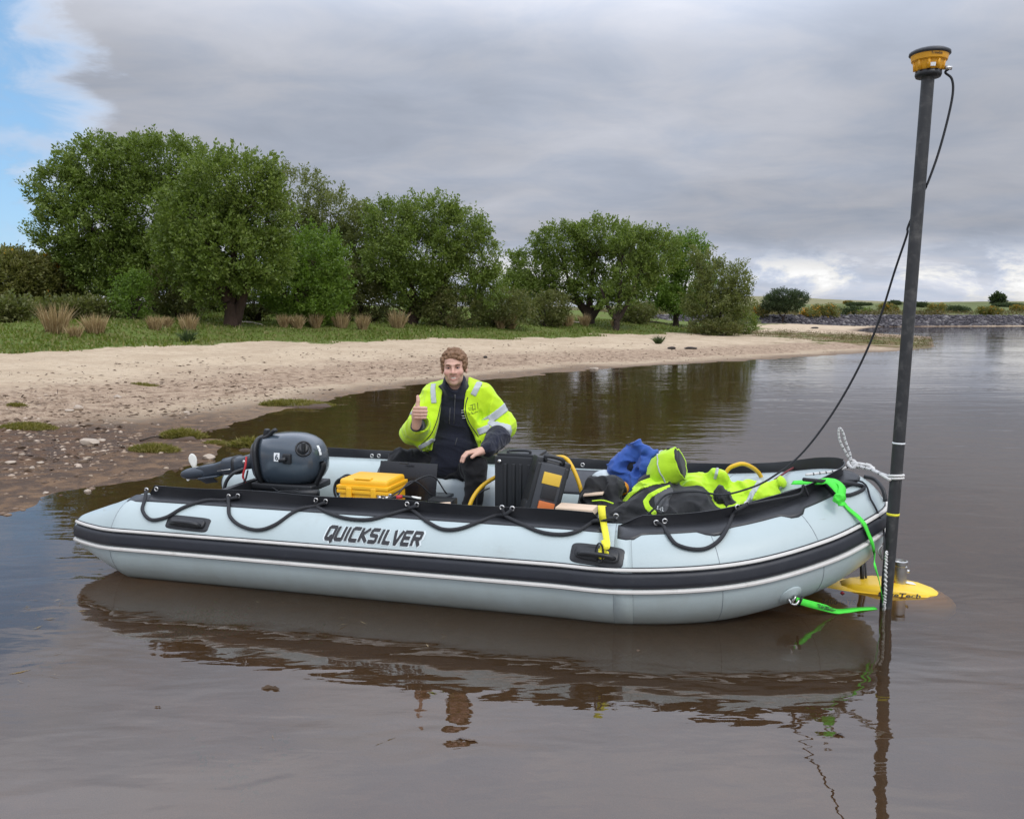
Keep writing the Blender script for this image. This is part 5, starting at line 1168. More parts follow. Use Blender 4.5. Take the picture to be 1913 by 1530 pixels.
def to_px(p, boat=True):
    q = (BA.astype(np.float32)+p[..., :1]*BD.astype(np.float32)+p[..., 1:2]*BN.astype(np.float32)+p[..., 2:]*np.array([0, 0, 1], np.float32) if boat else p)-CO.astype(np.float32)
    f = q[..., 1]*math.cos(PITCH)-q[..., 2]*math.sin(PITCH); return 956.5+FPX*q[..., 0]/f, 765-FPX*(q[..., 1]*math.sin(PITCH)+q[..., 2]*math.cos(PITCH))/f, f
def along(p, path, w, boat=True):
    """distance (metres) to a strip sewn along a path given in photo points"""
    x, y, f = to_px(p, boat); d = np.full(x.shape, 1e3, np.float32); P = np.array(path, np.float32); w = np.broadcast_to(w, (len(P),))
    for a, b, wa, wb in zip(P[:-1], P[1:], w[:-1], w[1:]):
        ab = b-a; h = np.clip(((x-a[0])*ab[0]+(y-a[1])*ab[1])/(ab@ab), 0, 1); d = np.minimum(d, np.hypot(x-a[0]-h*ab[0], y-a[1]-h*ab[1])-(wa+(wb-wa)*h)/2)
    return d*f/FPX
heap_sdf = lambda p: union(p, hp_, .04)+folds(p, 9, .020, 1.3)
def sewn(sdf, path, w, lo, hi, res=.0055, off=.0045, nmax=.86): return nets(lambda p: np.maximum(np.maximum(sdf(p)-off, along(p, path, w)), p[..., 1]-nmax), lo, hi, res)
part('lime_panel', sewn(heap_sdf, [(1166, 936), (1180, 919), (1198, 906), (1220, 898), (1244, 897)], [7, 12, 15, 16, 12], (2.62, .45, .25), (3.15, .95, .64)), M['hivis2'], dsuit)
part('lime_panel', sewn(heap_sdf, [(1250, 908), (1232, 916), (1214, 926), (1206, 937), (1210, 948), (1222, 958)], [5, 8, 9, 10, 11, 10], (2.75, .45, .25), (3.15, .95, .64), .005, .006), M['hivis2'], dsuit)
part('grey_panel', sewn(heap_sdf, [(1248, 918), (1236, 932), (1236, 946)], [20, 28, 26], (2.75, .45, .25), (3.2, .95, .64)), M['coat_grey'], dsuit)
V, F = text_vf('7-12', 1, .2, .02); V = V*[13/np.ptp(V[:, 0]), -8/np.ptp(V[:, 1]), 0]; lg = []
HB = BVHTree.FromPolygons([tuple(v) for v in b2w(heap[0])], heap[1].tolist())
for x, y, _ in V:
    h = HB.ray_cast(Vector(CO), Vector(pray(1233+x*.97+y*.2, 950+y-x*.25*-1)).normalized()); lg.append(w2b(np.array(h[0]))-np.array([0, .006, -.002]))
part('lettering', (np.array(lg), F), M['decal_white'], dsuit, smooth=False)
def hoodsec(sc=1.0, deep=1.0):
    S = []; path = [(2.90, .86, .52), (2.935, .85, .565), (2.975, .835, .605), (3.02, .82, .632), (3.055, .81, .648)]; rr = [.075, .098, .104, .098, .088]
    return path, rr
path, rr = hoodsec(); S = []
for i, (c, r) in enumerate(zip(path, rr)):
    ax = norm(np.array([.88, -.30, .36])); a = norm(np.cross(ax, [0, 0, 1])); b = np.cross(a, ax); t = np.arange(36)*2*math.pi/36
    k = 1+.07*np.sin(3*t+i*1.1)+.05*np.sin(7*t-i*2)+.045*np.sin(11*t+i*3)
    S.append(np.array(c)+r*k[:, None]*(np.outer(np.cos(t)*.72, a)+np.outer(np.sin(t), -b)))
rim = S[-1]; cR = rim.mean(0); axv = np.array([.88, -.30, .36])
hood = part('hood', loft(S+[cR+(rim-cR)*1.02+axv*.008, cR+(rim-cR)*.93+axv*.006], cap=False), M['hivis2'], dsuit)
part('hood_lining', loft([cR+(rim-cR)*.93+axv*.005, cR+(rim-cR)*.88-axv*.03, cR+(rim-cR)*.5-axv*.08]), M['coat_black'], hood)
part('reflective_piping', sweep(S[2]+(S[2]-S[2].mean(0))*.02, .0042, 6, closed=True), M['reflective'], hood)
part('hood_tab', box(S[3][27]+np.array([.0, -.012, -.01]), (.012, .004, .022), Matrix.Rotation(R(25), 3, 'Y'), .003), M['coat_black'], hood)
hv = thing('hivis_jacket', 'lime yellow high visibility jacket with grey bands spread along the bow tube', 'jacket', (3.35, .92, .28), True)
jp = [('e', (3.14, .93, .46), (.09, .11, .11)), ('c', (3.22, .95, .44), (3.27, .93, .555), .085, .045), ('e', (3.18, .84, .40), (.12, .10, .07)), ('e', (3.33, .90, .42), (.11, .10, .07)), ('c', (3.38, .93, .47), (3.44, .95, .505), .055, .05), ('e', (3.48, .98, .465), (.12, .10, .055)), ('c', (3.46, .97, .47), (3.60, 1.0, .525), .05, .022), ('c', (3.10, .75, .40), (3.36, .78, .40), .035, .03)]
jak = nets(lambda p: union(p, jp, .03)+folds(p, 10, .020, 7.7), (2.98, .62, .24), (3.72, 1.14, .64), .008)
part('jacket_cloth', jak, M['hivis2'], hv)
jsdf = lambda p: union(p, jp, .03)+folds(p, 10, .020, 7.7)
for pth, w in (([(1421, 896), (1414, 908), (1405, 922), (1398, 938)], 10), ([(1341, 872), (1338, 886), (1336, 893)], 6)):
    part('reflective_band', sewn(jsdf, pth, w, (3.0, .62, .28), (3.7, 1.1, .64), .005, .004, 1.1), M['reflective'], hv)
part('sleeve_opening', nets(lambda p: union(p, [('e', (3.285, .80, .475), (.045, .05, .05)), ('e', (3.31, .79, .43), (.06, .04, .03))], .02)+folds(p, 14, .014, 2.), (3.18, .70, .36), (3.42, .90, .56), .007), M['coat_black'], hv)
bj = thing('blue_jacket', 'bright blue jacket piled upright behind the lime hood', 'jacket', (2.78, 1.03, .16), True)
bp = [('c', (2.675, 1.01, .56), (2.745, 1.02, .655), .046, .034), ('c', (2.745, 1.02, .66), (2.80, 1.02, .672), .036, .036), ('c', (2.81, 1.0, .70), (2.885, .98, .66), .034, .030), ('c', (2.79, 1.02, .66), (2.80, 1.0, .70), .05, .03), ('c', (2.89, .98, .655), (2.875, .98, .56), .032, .045), ('c', (2.67, 1.0, .55), (2.745, .97, .475), .050, .045), ('c', (2.74, .98, .50), (2.80, .96, .44), .05, .05), ('c', (2.85, .97, .60), (2.79, .95, .44), .052, .052), ('e', (2.78, 1.08, .36), (.14, .08, .2))]
part('jacket_cloth', nets(lambda p: smax(union(p, bp, .012)+folds(p, 10, .016, 4.4), -sd_cone(p, (2.755, .90, .60), (2.80, .93, .56), .028, .03), .008), (2.55, .84, .14), (2.98, 1.2, .78), .0065), M['blue'], bj)
part('dark_gap', nets(lambda p: sd_ell(p, (2.775, 1.04, .58), (.075, .045, .075)), (2.68, .95, .48), (2.87, 1.1, .70), .01), M['ink'], bj)  # darkness of the gap between the folds put in as a black blob
solo('black_bag', nets(lambda p: union(p, [('e', (2.63, .82, .42), (.10, .09, .125)), ('e', (2.56, .80, .37), (.08, .10, .14)), ('c', (2.56, .78, .51), (2.70, .80, .49), .035, .05), ('e', (2.70, .72, .34), (.12, .1, .08))], .03)+folds(p, 12, .022, 9.1), (2.42, .56, .2), (2.86, .98, .62), .008), M['coat_black'], 'crumpled black cloth bag between the yellow hose and the blue jacket', 'bag', True)
solo('folded_paper', box((2.59, .70, .468), (.055, .03, .005), Matrix.Rotation(R(-8), 3, 'Y'), .002), M['wood'], 'pale folded paper lying on the black bag', 'paper', True)
solo('orange_pouch', ico((2.725, .86, .475), (.045, .04, .045), 3), M['orange'], 'small orange pouch wedged below the blue jacket', 'pouch', True)
solo('pale_dry_bag', nets(lambda p: sd_ell(p, (2.60, 1.0, .47), (.075, .07, .085))+folds(p, 9, .01, 3.), (2.48, .88, .34), (2.72, 1.12, .6), .01), M['pvc2'], 'pale grey bag half hidden behind the black one', 'bag', True)
solo('lime_cord', sweep(catmull([(2.60, .58, .455), (2.66, .58, .462), (2.72, .57, .45)], 6), .004, 6), M['hivis'], 'lime cord lying on the black bag', 'cord', True)

# ------------------------------------------------------------------ the man
Y0 = 5.22
person = thing('person', 'man in an open lime high visibility jacket sitting in the boat, thumb raised', 'person', W(842, 880, 5.3))
OB = np.array(W(848, 686.5, 5.16))        # centre of the head
def hp2(p): return p-OB.astype(np.float32)
HS = .92
def head_sdf(P):
    p = (P-OB.astype(np.float32))/HS
    # a slight tilt of the head
    a = R(2.5); x, z = p[..., 0]*math.cos(a)+p[..., 2]*math.sin(a), -p[..., 0]*math.sin(a)+p[..., 2]*math.cos(a); p = np.stack([x, p[..., 1], z], -1)
    ax = np.abs(p[..., 0]); m = np.stack([ax, p[..., 1], p[..., 2]], -1)
    d = sd_ell(p, (0, .012, .032), (.078, .098, .088)); d = smin(d, sd_ell(p, (0, -.020, -.030), (.066, .074, .088)), .02)
    d = smin(d, sd_ell(p, (0, -.034, -.078), (.052, .050, .040)), .02); d = smin(d, sd_ell(p, (0, -.074, -.102), (.022, .020, .018)), .018)
    d = smin(d, sd_ell(m, (.042, -.066, -.031), (.024, .024, .024)), .018)
    d = smin(d, sd_cone(m, (.008, -.091, .022), (.036, -.080, .024), .011, .009), .012)
    d = smax(d, -sd_ell(m, (.031, -.104, .004), (.017, .020, .0125)), .010)
    d = smin(d, sd_cone(p, (0, -.090, .010), (0, -.111, -.030), .0085, .0125), .012); d = smin(d, sd_ell(m, (.0125, -.099, -.033), (.0085, .011, .0075)), .007)
    d = smin(d, sd_cone(m, (.020, -.088, -.032), (.034, -.074, -.066), .006, .005), .014)
    d = smax(d, -sd_cone(m, (0, -.104, -.0685), (.027, -.094, -.0595), .0088, .0035), .004)
    d = smin(d, sd_cone(m, (.0, -.0925, -.0825), (.022, -.084, -.0725), .0058, .0030), .006); d = smin(d, sd_cone(m, (.0, -.0950, -.0560), (.025, -.084, -.0535), .0042, .0028), .005)
    d = smin(d, smax(sd_ell(m, (.083, .010, -.012), (.011, .022, .033)), -sd_ell(m, (.093, .0, -.010), (.009, .012, .020)), .005), .006)
    d = smin(d, sd_cone(p, (0, .022, -.085), (0, .062, -.175), .056, .052), .02)
    return d*HS
hV, hF = nets(head_sdf, OB+[-.11, -.15, -.205], OB+[.11, .13, .135], .0030)
def finger(p, pts, r0, r1, k=.006):
    d = None; n = len(pts)-1
    for i in range(n):
        e = sd_cone(p, pts[i], pts[i+1], r0+(r1-r0)*i/n, r0+(r1-r0)*(i+1)/n); d = e if d is None else smin(d, e, .002)
    return d
# right hand (left in the picture): fist with the thumb up
FC = W(785, 771, 4.87)
def fist_sdf(P):
    p = P-FC.astype(np.float32)
    d = smin(sd_ell(p, (-.018, .014, -.002), (.034, .034, .044)), sd_cone(p, (-.020, .012, -.03), (-.028, .035, -.085), .031, .029), .02)
    for i, z in enumerate((.030, .0105, -.009, -.027)):
        s = (1.0, 1.05, 1.0, .88)[i]; f = finger(p, [(-.030*s, -.020, z), (.012, -.036*s, z+.001), (.036*s, -.020, z-.001), (.026, .004, z-.002), (.004, .004, z-.002)], .0108*s, .0090*s); d = smin(d, f, .0035)
    t = finger(p, [(-.020, -.002, .022), (-.014, -.018, .046), (-.009, -.018, .072), (-.012, -.012, .098)], .0150, .0098); d = smin(d, t, .007)
    return d
fV, fF = nets(fist_sdf, FC+[-.08, -.07, -.115], FC+[.07, .08, .125], .0028)
# left hand (right in the picture): resting on the knee
HC = W(888, 846, 4.93)
def palm_sdf(P):
    p = P-HC.astype(np.float32)
    d = smin(sd_ell(p, (.004, .004, .004), (.046, .042, .020)), sd_cone(p, (.03, .01, .008), (.082, .045, .020), .026, .028), .02)
    for i, (x, y, l) in enumerate(((-.030, -.030, 1.0), (-.038, -.012, 1.08), (-.040, .006, 1.0), (-.034, .022, .82))):
        f = finger(p, [(x*.5, y*.8, .006), (x-.014*l, y-.020*l, .004), (x-.034*l, y-.040*l, -.016), (x-.042*l, y-.046*l, -.042)], .0108, .0085); d = smin(d, f, .004)
    t = finger(p, [(.018, -.028, .0), (.0, -.052, -.004), (-.018, -.066, -.016)], .0135, .0098); return smin(d, t, .008)
pV, pF = nets(palm_sdf, HC+[-.11, -.115, -.075], HC+[.125, .10, .06], .0029)
def skin_tone(V, F, face=False):
    n = len(V); c = np.tile(np.array([.57, .345, .26]), (n, 1)); c *= (1+.10*(vnoise(V*38)-.5))[:, None]
    if face:
        p = (V-OB)/HS; ax = np.abs(p[:, 0])
        def add(w, col): 
            w = np.clip(w, 0, 1)[:, None]; c[:] = c*(1-w)+np.array(col)*w
        add(.55*np.exp(-((ax-.042)/.022)**2-((p[:, 2]+.035)/.024)**2)*(p[:, 1] < -.03), (.60, .27, .21)); add(.5*np.exp(-(ax/.014)**2-((p[:, 2]+.028)/.02)**2)*(p[:, 1] < -.08), (.60, .27, .205))
        beard = sst(-p[:, 2], .060, .085)*sst(-p[:, 1], -.04, .02)*(1-.65*np.exp(-(ax/.02)**2-((p[:, 2]+.0795)/.008)**2)); mous = np.exp(-((p[:, 2]+.048)/.006)**2)*(ax < .028)*(p[:, 1] < -.075)
        add(.24*np.maximum(beard, mous*.4)*(.7+.6*vnoise(V*150)), (.215, .125, .075))
        lip = (np.exp(-((p[:, 2]+.0815-.35*ax)/.0060)**2)+.8*np.exp(-((p[:, 2]+.0560-.1*ax)/.0040)**2))*(ax < .026)*(p[:, 1] < -.078); add(.8*lip, (.42, .165, .14))
        add(.8*(np.abs(p[:, 2]+.0680-.3*ax) < .0085)*(ax < .017)*(p[:, 1] > -.086)*(p[:, 1] < -.06), (.16, .045, .04))
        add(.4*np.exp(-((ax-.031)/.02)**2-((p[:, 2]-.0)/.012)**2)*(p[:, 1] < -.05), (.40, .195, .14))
    return c
allV = []; allF = []; allC = []; k = 0
for V, F, fc in ((hV, hF, True), (fV, fF, False), (pV, pF, False)): allV.append(V); allF.append(F+k); allC.append(skin_tone(V, F, fc)); k += len(V)
# the rest of the body under the clothes: trunk and arms that carry neck and hands in one mesh
def limb_to(path, rad, V_a, V_b, off_a, off_b):
    V, F = sweep(catmull(path, 4), np.interp(np.linspace(0, 1, 4*(len(path)-1)+1), np.linspace(0, 1, len(rad)), rad), 10, caps=False)
    ia = off_a+int(np.argmin(np.linalg.norm(V_a-V[0], axis=1))); ib = off_b+int(np.argmin(np.linalg.norm(V_b-V[-1], axis=1))); n_ = len(V); base_ = sum(len(v) for v in allV)
    tri = [[base_+(q+1) % 10, base_+q, ia] for q in range(10)]+[[base_+n_-10+q, base_+n_-10+(q+1) % 10, ib] for q in range(10)]
    allV.append(V); allC.append(np.tile(np.array([.57, .345, .26]), (n_, 1))); return [[base_+i for i in f] for f in F]+tri
ext = []
nkb = OB+np.array([0, .055, -.155]); o1, o2 = len(hV), len(hV)+len(fV)
ext += limb_to([nkb, W(846, 745, 5.27), W(848, 800, 5.28), W(842, 872, 5.32)], [.045, .09, .09, .09], hV, hV, 0, 0)[:-10]
ext += limb_to([nkb+[-.01, .01, 0], W(815, 744, 5.28), W(778, 803, 5.17), FC+[-.027, .034, -.082]], [.03, .05, .04, .026], hV, fV, 0, o1)
ext += limb_to([nkb+[.01, .01, 0], W(897, 744, 5.28), W(934, 796, 5.27), HC+[.08, .045, .018]], [.03, .05, .04, .025], hV, pV, 0, o2)
part('body', (np.vstack(allV), np.vstack(allF).tolist()+ext), M['skin'], person, cols={'tone': np.vstack(allC)})
hd = lambda x, y, z: OB+HS*np.array([x*math.cos(R(2.5))-z*math.sin(R(2.5)), y, x*math.sin(R(2.5))+z*math.cos(R(2.5))])
for sgn in (-1, 1):
    e = part('eye', ico(hd(sgn*.031, -.0815, .0035), (.0125, .009, .0052), 3), M['eye'], person); part('iris', ico(hd(sgn*.0305, -.0888, .0032), (.0062, .0028, .0056), 2), M['iris'], e)
    part('eyelid', sweep(catmull([hd(sgn*.0165, -.0845, .004), hd(sgn*.025, -.0918, .0092), hd(sgn*.036, -.0905, .0092), hd(sgn*.0455, -.079, .0035)], 5), .0036, 6), mat('eyelid', (.36, .18, .13), .6) if sgn < 0 else bpy.data.materials['eyelid'], person)
    part('eyebrow', sweep(catmull([hd(sgn*.012, -.0965, .0185), hd(sgn*.025, -.0965, .0235), hd(sgn*.037, -.0900, .0245), hd(sgn*.049, -.0735, .0195)], 5), [.0035]*5+[.0048]*6+[.003]*5, 6, 1, .8), M['hair'], person)
part('teeth', sweep(catmull([hd(-.0235, -.0730, -.0610), hd(-.012, -.0850, -.0650), hd(0, -.0880, -.0665), hd(.012, -.0850, -.0650), hd(.0235, -.0730, -.0610)], 5), .0055*HS, 8), M['teeth'], person)
# curly hair
cb = []
rh = np.random.default_rng(5)
for _ in range(1900):
    q = norm(rh.normal(size=3)); p = np.array([0, .012, .030])+q*np.array([.081, .100, .092]); ax = abs(p[0])
    hl = .068-.10*max(0, ax-.045)/.03 if p[1] < -.03 else (-.012 if p[1] < .02 else -.07)
    if p[1] < -.03 and ax < .052: hl = .062
    if p[2] > hl and not (p[1] < -.045 and p[2] < .050): cb.append((p+q*rh.uniform(-.006, .005)*(1.6 if p[2] > .07 else .8), rh.uniform(.006, .0155)))
cb = cb[:760]
def hair_sdf(P):
    p = (P-OB.astype(np.float32))/HS; d = np.full(p.shape[:-1], .03, np.float32); ext = P.shape[0]
    lo = p[0, 0, 0]; res = p[1, 0, 0, 0]-p[0, 0, 0, 0]
    for c, r in cb:
        i0 = np.maximum(((c-r*2.2-lo)/res).astype(int), 0); i1 = ((c+r*2.2-lo)/res).astype(int)+2
        s = tuple(slice(a, b) for a, b in zip(i0, i1)); e = np.linalg.norm(p[s]-c.astype(np.float32), axis=-1)-r; d[s] = smin(d[s], e, .003)
    cap = sd_ell(p, (0, .016, .034), (.081, .099, .090)); cap = np.maximum(cap, -(p[..., 2]-.052+.10*np.clip(p[..., 1]+.02, 0, .07)*12*.12*10*.1)); cap = np.maximum(cap, -(p[..., 1]+.075))
    return smin(d, cap, .004)+.006*(vnoise(p*190)-.5)
curls = []
for c, r in cb:
    for _ in range(3):
        q = norm(rh.normal(size=3)); e = norm(np.cross(q, rh.normal(size=3))); f = np.cross(q, e); rr = rh.uniform(.005, .009); o = c+norm(c-np.array([0, .012, .03]))*rh.uniform(.000, .005); a0 = rh.uniform(0, 6.28)
        curls.append(sweep([OB+HS*(o+rr*(math.cos(a0+x)*e+math.sin(a0+x)*f)+q*.0015*x) for x in np.linspace(0, 3.6, 6)], .0008, 3, caps=False))
part('hair_curls', join(*curls), M['hair'], person)['kind'] = 'stuff'
part('hair', nets(hair_sdf, OB+[-.12, -.14, -.10], OB+[.12, .14, .155], .0028), M['hair'], person)
# ---- clothes
def wp(px, py, Y): return tuple(W(px, py, Y))
S_R, E_R, H_R = wp(812, 744, 5.27), wp(772, 806, 5.16), wp(783, 792, 4.98)
S_L, E_L, H_L = wp(902, 744, 5.27), wp(938, 796, 5.28), wp(915, 838, 5.03)
cx = W(852, 770, 5.27); hx = W(846, 838, 5.28); sx = W(855, 735, 5.27)
torso_p = [('e', tuple(cx), (.165, .115, .19)), ('e', tuple(hx), (.165, .135, .15)), ('c', tuple(W(822, 738, 5.27)), tuple(W(890, 737, 5.27)), .075, .075), ('e', tuple(W(842, 868, 5.30)), (.17, .15, .10))]
def sweater(p):
    d = union(p, torso_p, .05); d = smin(d, sd_cone(p, W(850, 740, 5.24), W(849, 716, 5.19), .090, .078), .03); d = smax(d, -sd_cone(p, W(848, 717, 5.13), W(848, 690, 5.08), .046, .072), .008)
    return d+folds(p, 7, .009, 3.1, (1, 1, 2.2))
bl = np.array([W(760, 900, 5.2)[0]-.05, 4.75, .25]); bh = np.array([W(960, 700, 5.3)[0]+.05, 5.6, 1.12])
part('sweater', nets(sweater, (bl[0]+.1, 5.0, .35), (bh[0]-.1, 5.52, 1.10), .0065), M['navy'], person)
def jacket_raw(p):
    d = union(p, [('e', tuple(cx), (.190, .140, .215)), ('e', tuple(hx), (.185, .155, .14)), ('c', tuple(W(822, 741, 5.28)), tuple(W(890, 740, 5.28)), .078, .078)], .06)
    d = smin(d, sd_cone(p, S_R, E_R, .080, .072), .05); d = smin(d, sd_cone(p, E_R, H_R, .070, .058), .03)
    d = smin(d, sd_cone(p, S_L, E_L, .084, .078), .05); d = smin(d, sd_cone(p, E_L, wp(934, 809, 5.20), .078, .070), .03)
    d = smin(d, sd_cone(p, wp(812, 785, 5.16), wp(791, 828, 5.13), .042, .030), .04); d = smin(d, sd_cone(p, wp(905, 800, 5.2), wp(903, 838, 5.17), .05, .04), .04)
    d = smin(d, sd_cone(p, wp(925, 840, 5.36), wp(932, 862, 5.36), .05, .035), .04)
    d = smin(d, sd_cone(p, wp(824, 730, 5.24), wp(826, 722, 5.27), .034, .026), .03); d = smin(d, sd_cone(p, wp(880, 728, 5.24), wp(877, 716, 5.28), .036, .028), .03)
    return d
def yz(p): return p[..., 2]
OZ = [W(850, y, 5.2)[2] for y in (705, 722, 740, 765, 790, 815, 832, 848, 865)]
OL = [W(x, 770, 5.2)[0] for x in (833, 830, 826, 824, 820, 813, 808, 806, 806)]; OR_ = [W(x, 770, 5.2)[0] for x in (874, 873, 869, 867, 874, 886, 893, 892, 890)]
def opening(p):
    z = p[..., 2]; xl = np.interp(z, OZ[::-1], OL[::-1]); xr = np.interp(z, OZ[::-1], OR_[::-1])
    return np.maximum(np.maximum(xl-p[..., 0], p[..., 0]-xr), p[..., 1]-5.33)
HL = W(850, 842, 5.2)[2]
def jacket(p):
    d = jacket_raw(p)+folds(p, 8.5, .015, 15.2, (1, 1, .8)); 
    d = smax(d, -opening(p), .008); d = smax(d, -sd_cone(p, W(848, 735, 5.22), W(848, 690, 5.16), .074, .084), .008)
    d = smax(d, -sd_cone(p, H_R, np.array(H_R)+(np.array(H_R)-np.array(E_R))*.8, .050, .058), .006)
    hem = HL+.06*np.clip((p[..., 0]-W(850, 840, 5.2)[0])*-.15, -1, 1)-.10*sst(p[..., 1], 5.22, 5.34)
    return smax(d, -(p[..., 2]-hem), .01)
jlo, jhi = bl, bh
jm = nets(jacket, jlo, jhi, .0065); part('jacket', jm, M['hivis'], person)
def band(a, b, t, w, name='reflective_band', off=.0062, lim=.13):
    a = np.array(a); b = np.array(b); ax = norm(b-a); c = a+(b-a)*t
    f = lambda p: np.maximum(np.maximum(jacket(p)-off, np.abs((p-c.astype(np.float32))@ax.astype(np.float32))-w/2), sd_cone(p, a, b, .112, .108)-lim+.13)
    V = nets(f, c-lim-.01, c+lim+.01, .0048)
    if len(V[0]): part(name, V, M['reflective'], person)
band(S_L, E_L, .58, .052); band(E_L, wp(928, 818, 5.15), .66, .045); band(E_R, H_R, .42, .05, lim=.085); band(S_R, E_R, .62, .045, lim=.10)
def slab(f2, lo, hi, name='reflective_band'):
    V = nets(lambda p: np.maximum(jacket(p)-.0062, f2(p)), lo, hi, .0048)
    if len(V[0]): part(name, V, M['reflective'], person)
def strip(p0, p1, w, Yr=(5.0, 5.27)):
    a = W(*p0, 5.2); b = W(*p1, 5.2); d = norm(b-a); n = np.array([d[2], 0, -d[0]])
    def f(p): q = p-a.astype(np.float32); return np.maximum(np.maximum(np.abs(q@n.astype(np.float32))-w/2, np.maximum(-(q@d.astype(np.float32)), q@d.astype(np.float32)-np.linalg.norm(b-a))), np.maximum(Yr[0]-p[..., 1], p[..., 1]-Yr[1]))
    lo = np.minimum(a, b)-.05; hi = np.maximum(a, b)+.05; lo[1], hi[1] = Yr; slab(f, lo, hi)
strip((808, 718), (812, 752), .034); strip((896, 714), (884, 738), .038); strip((893, 805), (916, 796), .042); strip((786, 832), (812, 818), .028)
# dark edge piping of the open front and a thin line at the hem
JB = BVHTree.FromPolygons([tuple(v) for v in jm[0]], jm[1].tolist())
def jp_(x, y, off=.003):
    h = JB.ray_cast(Vector(CO), Vector(pray(x, y)).normalized())
    return np.array(h[0])-pray(x, y)*off if h[0] is not None else None
for L in ([(829, 742), (826, 752), (823, 766), (820, 780), (815, 795), (808, 810), (798, 822), (786, 833)], [(872, 742), (868, 756), (868, 770), (873, 786), (881, 800), (890, 813), (896, 826)]):
    P = [q for q in (jp_(x+(-2 if L[0][0] < 850 else 2), y) for x, y in L) if q is not None]
    if len(P) > 2: part('front_piping', sweep(catmull(P, 4), .0028, 6), M['navy'], person)
# printed emblem and small marks on chest
def mark(x0, y0, x1, y1, w=.0022, m='ink', B=JB):
    P = []
    for t in np.linspace(0, 1, 4):
        x, y = x0+(x1-x0)*t, y0+(y1-y0)*t; h = B.ray_cast(Vector(CO), Vector(pray(x, y)).normalized())
        if h[0] is None: return
        P.append(np.array(h[0])-pray(x, y)*.0015)
    part('print_mark', sweep(P, w, 5), M[m], person)
for s in ((874, 763, 882, 762), (876, 766, 888, 764), (882, 756, 884, 768), (887, 754, 888, 766), (878, 758, 886, 755), (892, 752, 893, 764), (875, 770, 877, 775), (880, 769, 884, 774), (887, 770, 893, 769), (876, 773, 888, 772)): mark(*s, w=.0014)
SW = nets(sweater, (bl[0]+.1, 5.0, .35), (bh[0]-.1, 5.52, 1.10), .012); SB = BVHTree.FromPolygons([tuple(v) for v in SW[0]], SW[1].tolist())
mark(850, 737, 850, 745, .0045, 'coat_grey', SB); mark(850, 745, 848, 792, .0024, 'coat_grey', SB); mark(841, 762, 839, 792, .003, 'coat_grey', SB); mark(854, 818, 850, 832, .0026, 'coat_grey', SB)
for s in ((862, 767, 867, 766), (862, 771, 869, 770), (863, 777, 870, 777), (864, 781, 871, 781)): mark(*s, w=.002, m='decal_white', B=SB)
# navy cuffs
cuffR = lambda p: np.maximum(sd_cone(p, np.array(E_R)*.25+np.array(H_R)*.75, np.array(FC)+[-.026, .05, -.085], .052, .036), -sd_cone(p, np.array(FC)+[-.026, .045, -.075], np.array(FC)+[-.02, .0, -.03], .030, .034))+folds(p, 16, .004, 2.)
part('cuff', nets(cuffR, np.array(H_R)-[.12, .22, .12], np.array(H_R)+[.12, .16, .12], .005), M['navy'], person)
wl = HC+np.array([.075, .04, .018])
part('cuff', nets(lambda p: sd_cone(p, wp(931, 816, 5.15), wl, .074, .046)+folds(p, 14, .008, 6.), wl-[.12, .12, .10], wl+[.2, .32, .18], .0055), M['navy'], person)
# trousers
kR = W(750, 862, 5.22); kL = W(887, 874, 4.97)
tro = [('e', tuple(W(840, 872, 5.33)), (.17, .15, .085)), ('c', tuple(W(815, 868, 5.30)), tuple(kR), .098, .074), ('c', tuple(kR), tuple(W(770, 945, 5.05)), .070, .055), ('c', tuple(W(870, 874, 5.32)), tuple(kL), .088, .066), ('c', tuple(kL), tuple(W(880, 985, 4.98)), .064, .052), ('c', tuple(W(790, 880, 5.28)), tuple(W(870, 885, 5.2)), .06, .06)]
part('trousers', nets(lambda p: union(p, tro, .035)+folds(p, 9, .016, 8.8), (kR[0]-.12, 4.82, -.02), (W(930, 870, 5.3)[0]+.1, 5.52, .68), .0075), M['trouser'], person)
for q in (W(752, 945, 5.02), W(880, 1000, 4.95)): part('shoe', ico((q[0], q[1]-.05, max(.13, q[2]-.03)), (.05, .13, .045), 3), M['plastic'], person)

# ------------------------------------------------------------------ survey pole, antenna, cable
PB, PT = np.array([4.085, .56, -.55]), None
b0 = np.array([4.106, .56, 0.0]); t0 = Bn(1734, 141, .56); ax = norm(t0-b0)
sp = thing('survey_pole', 'tall black tubular pole lashed upright to the bow, yellow antenna on top', 'pole', b0, True)
n = 40; pp = np.array([b0-ax*.35+(t0-b0+ax*.35)*k/n for k in range(n+1)]); L = np.linalg.norm(t0-b0)
part('tube', sweep(pp, .0285, 24, up=(0, 1, 0)), M['pole'], sp, sharp=40)
part('tape_ring', sweep([b0+ax*.475, b0+ax*.487], .0298, 24, up=(0, 1, 0)), M['yellow_strap'], sp)
part('tape_ring', sweep([b0+ax*.835, b0+ax*.843], .0295, 24, up=(0, 1, 0)), M['decal_white'], sp)
an = part('antenna', lathe([(.0, -.006), (.056, -.004), (.056, .004), (.054, .016), (.059, .022), (.066, .055), (.077, .062), (.082, .088), (.0, .09)], t0, ax, 40), M['antenna'], sp, sharp=35)
part('antenna_foot', lathe([(.0, -.010), (.054, -.010), (.058, .0), (.057, .016), (0, .017)], t0, ax, 32), M['plastic'], an)
part('antenna_rim', lathe([(.0, .086), (.084, .086), (.090, .091), (.089, .101), (.074, .110), (.0, .114)], t0, ax, 40), M['dark_patch'], an)
camb = np.array([3.308, -3.796, 1.45]); dv = camb-t0; dv[2] = 0; dv -= ax*(dv@ax); dv = norm(dv); rt = norm(np.cross(dv, ax))*-1
rt = rt if rt[0] > 0 else -rt
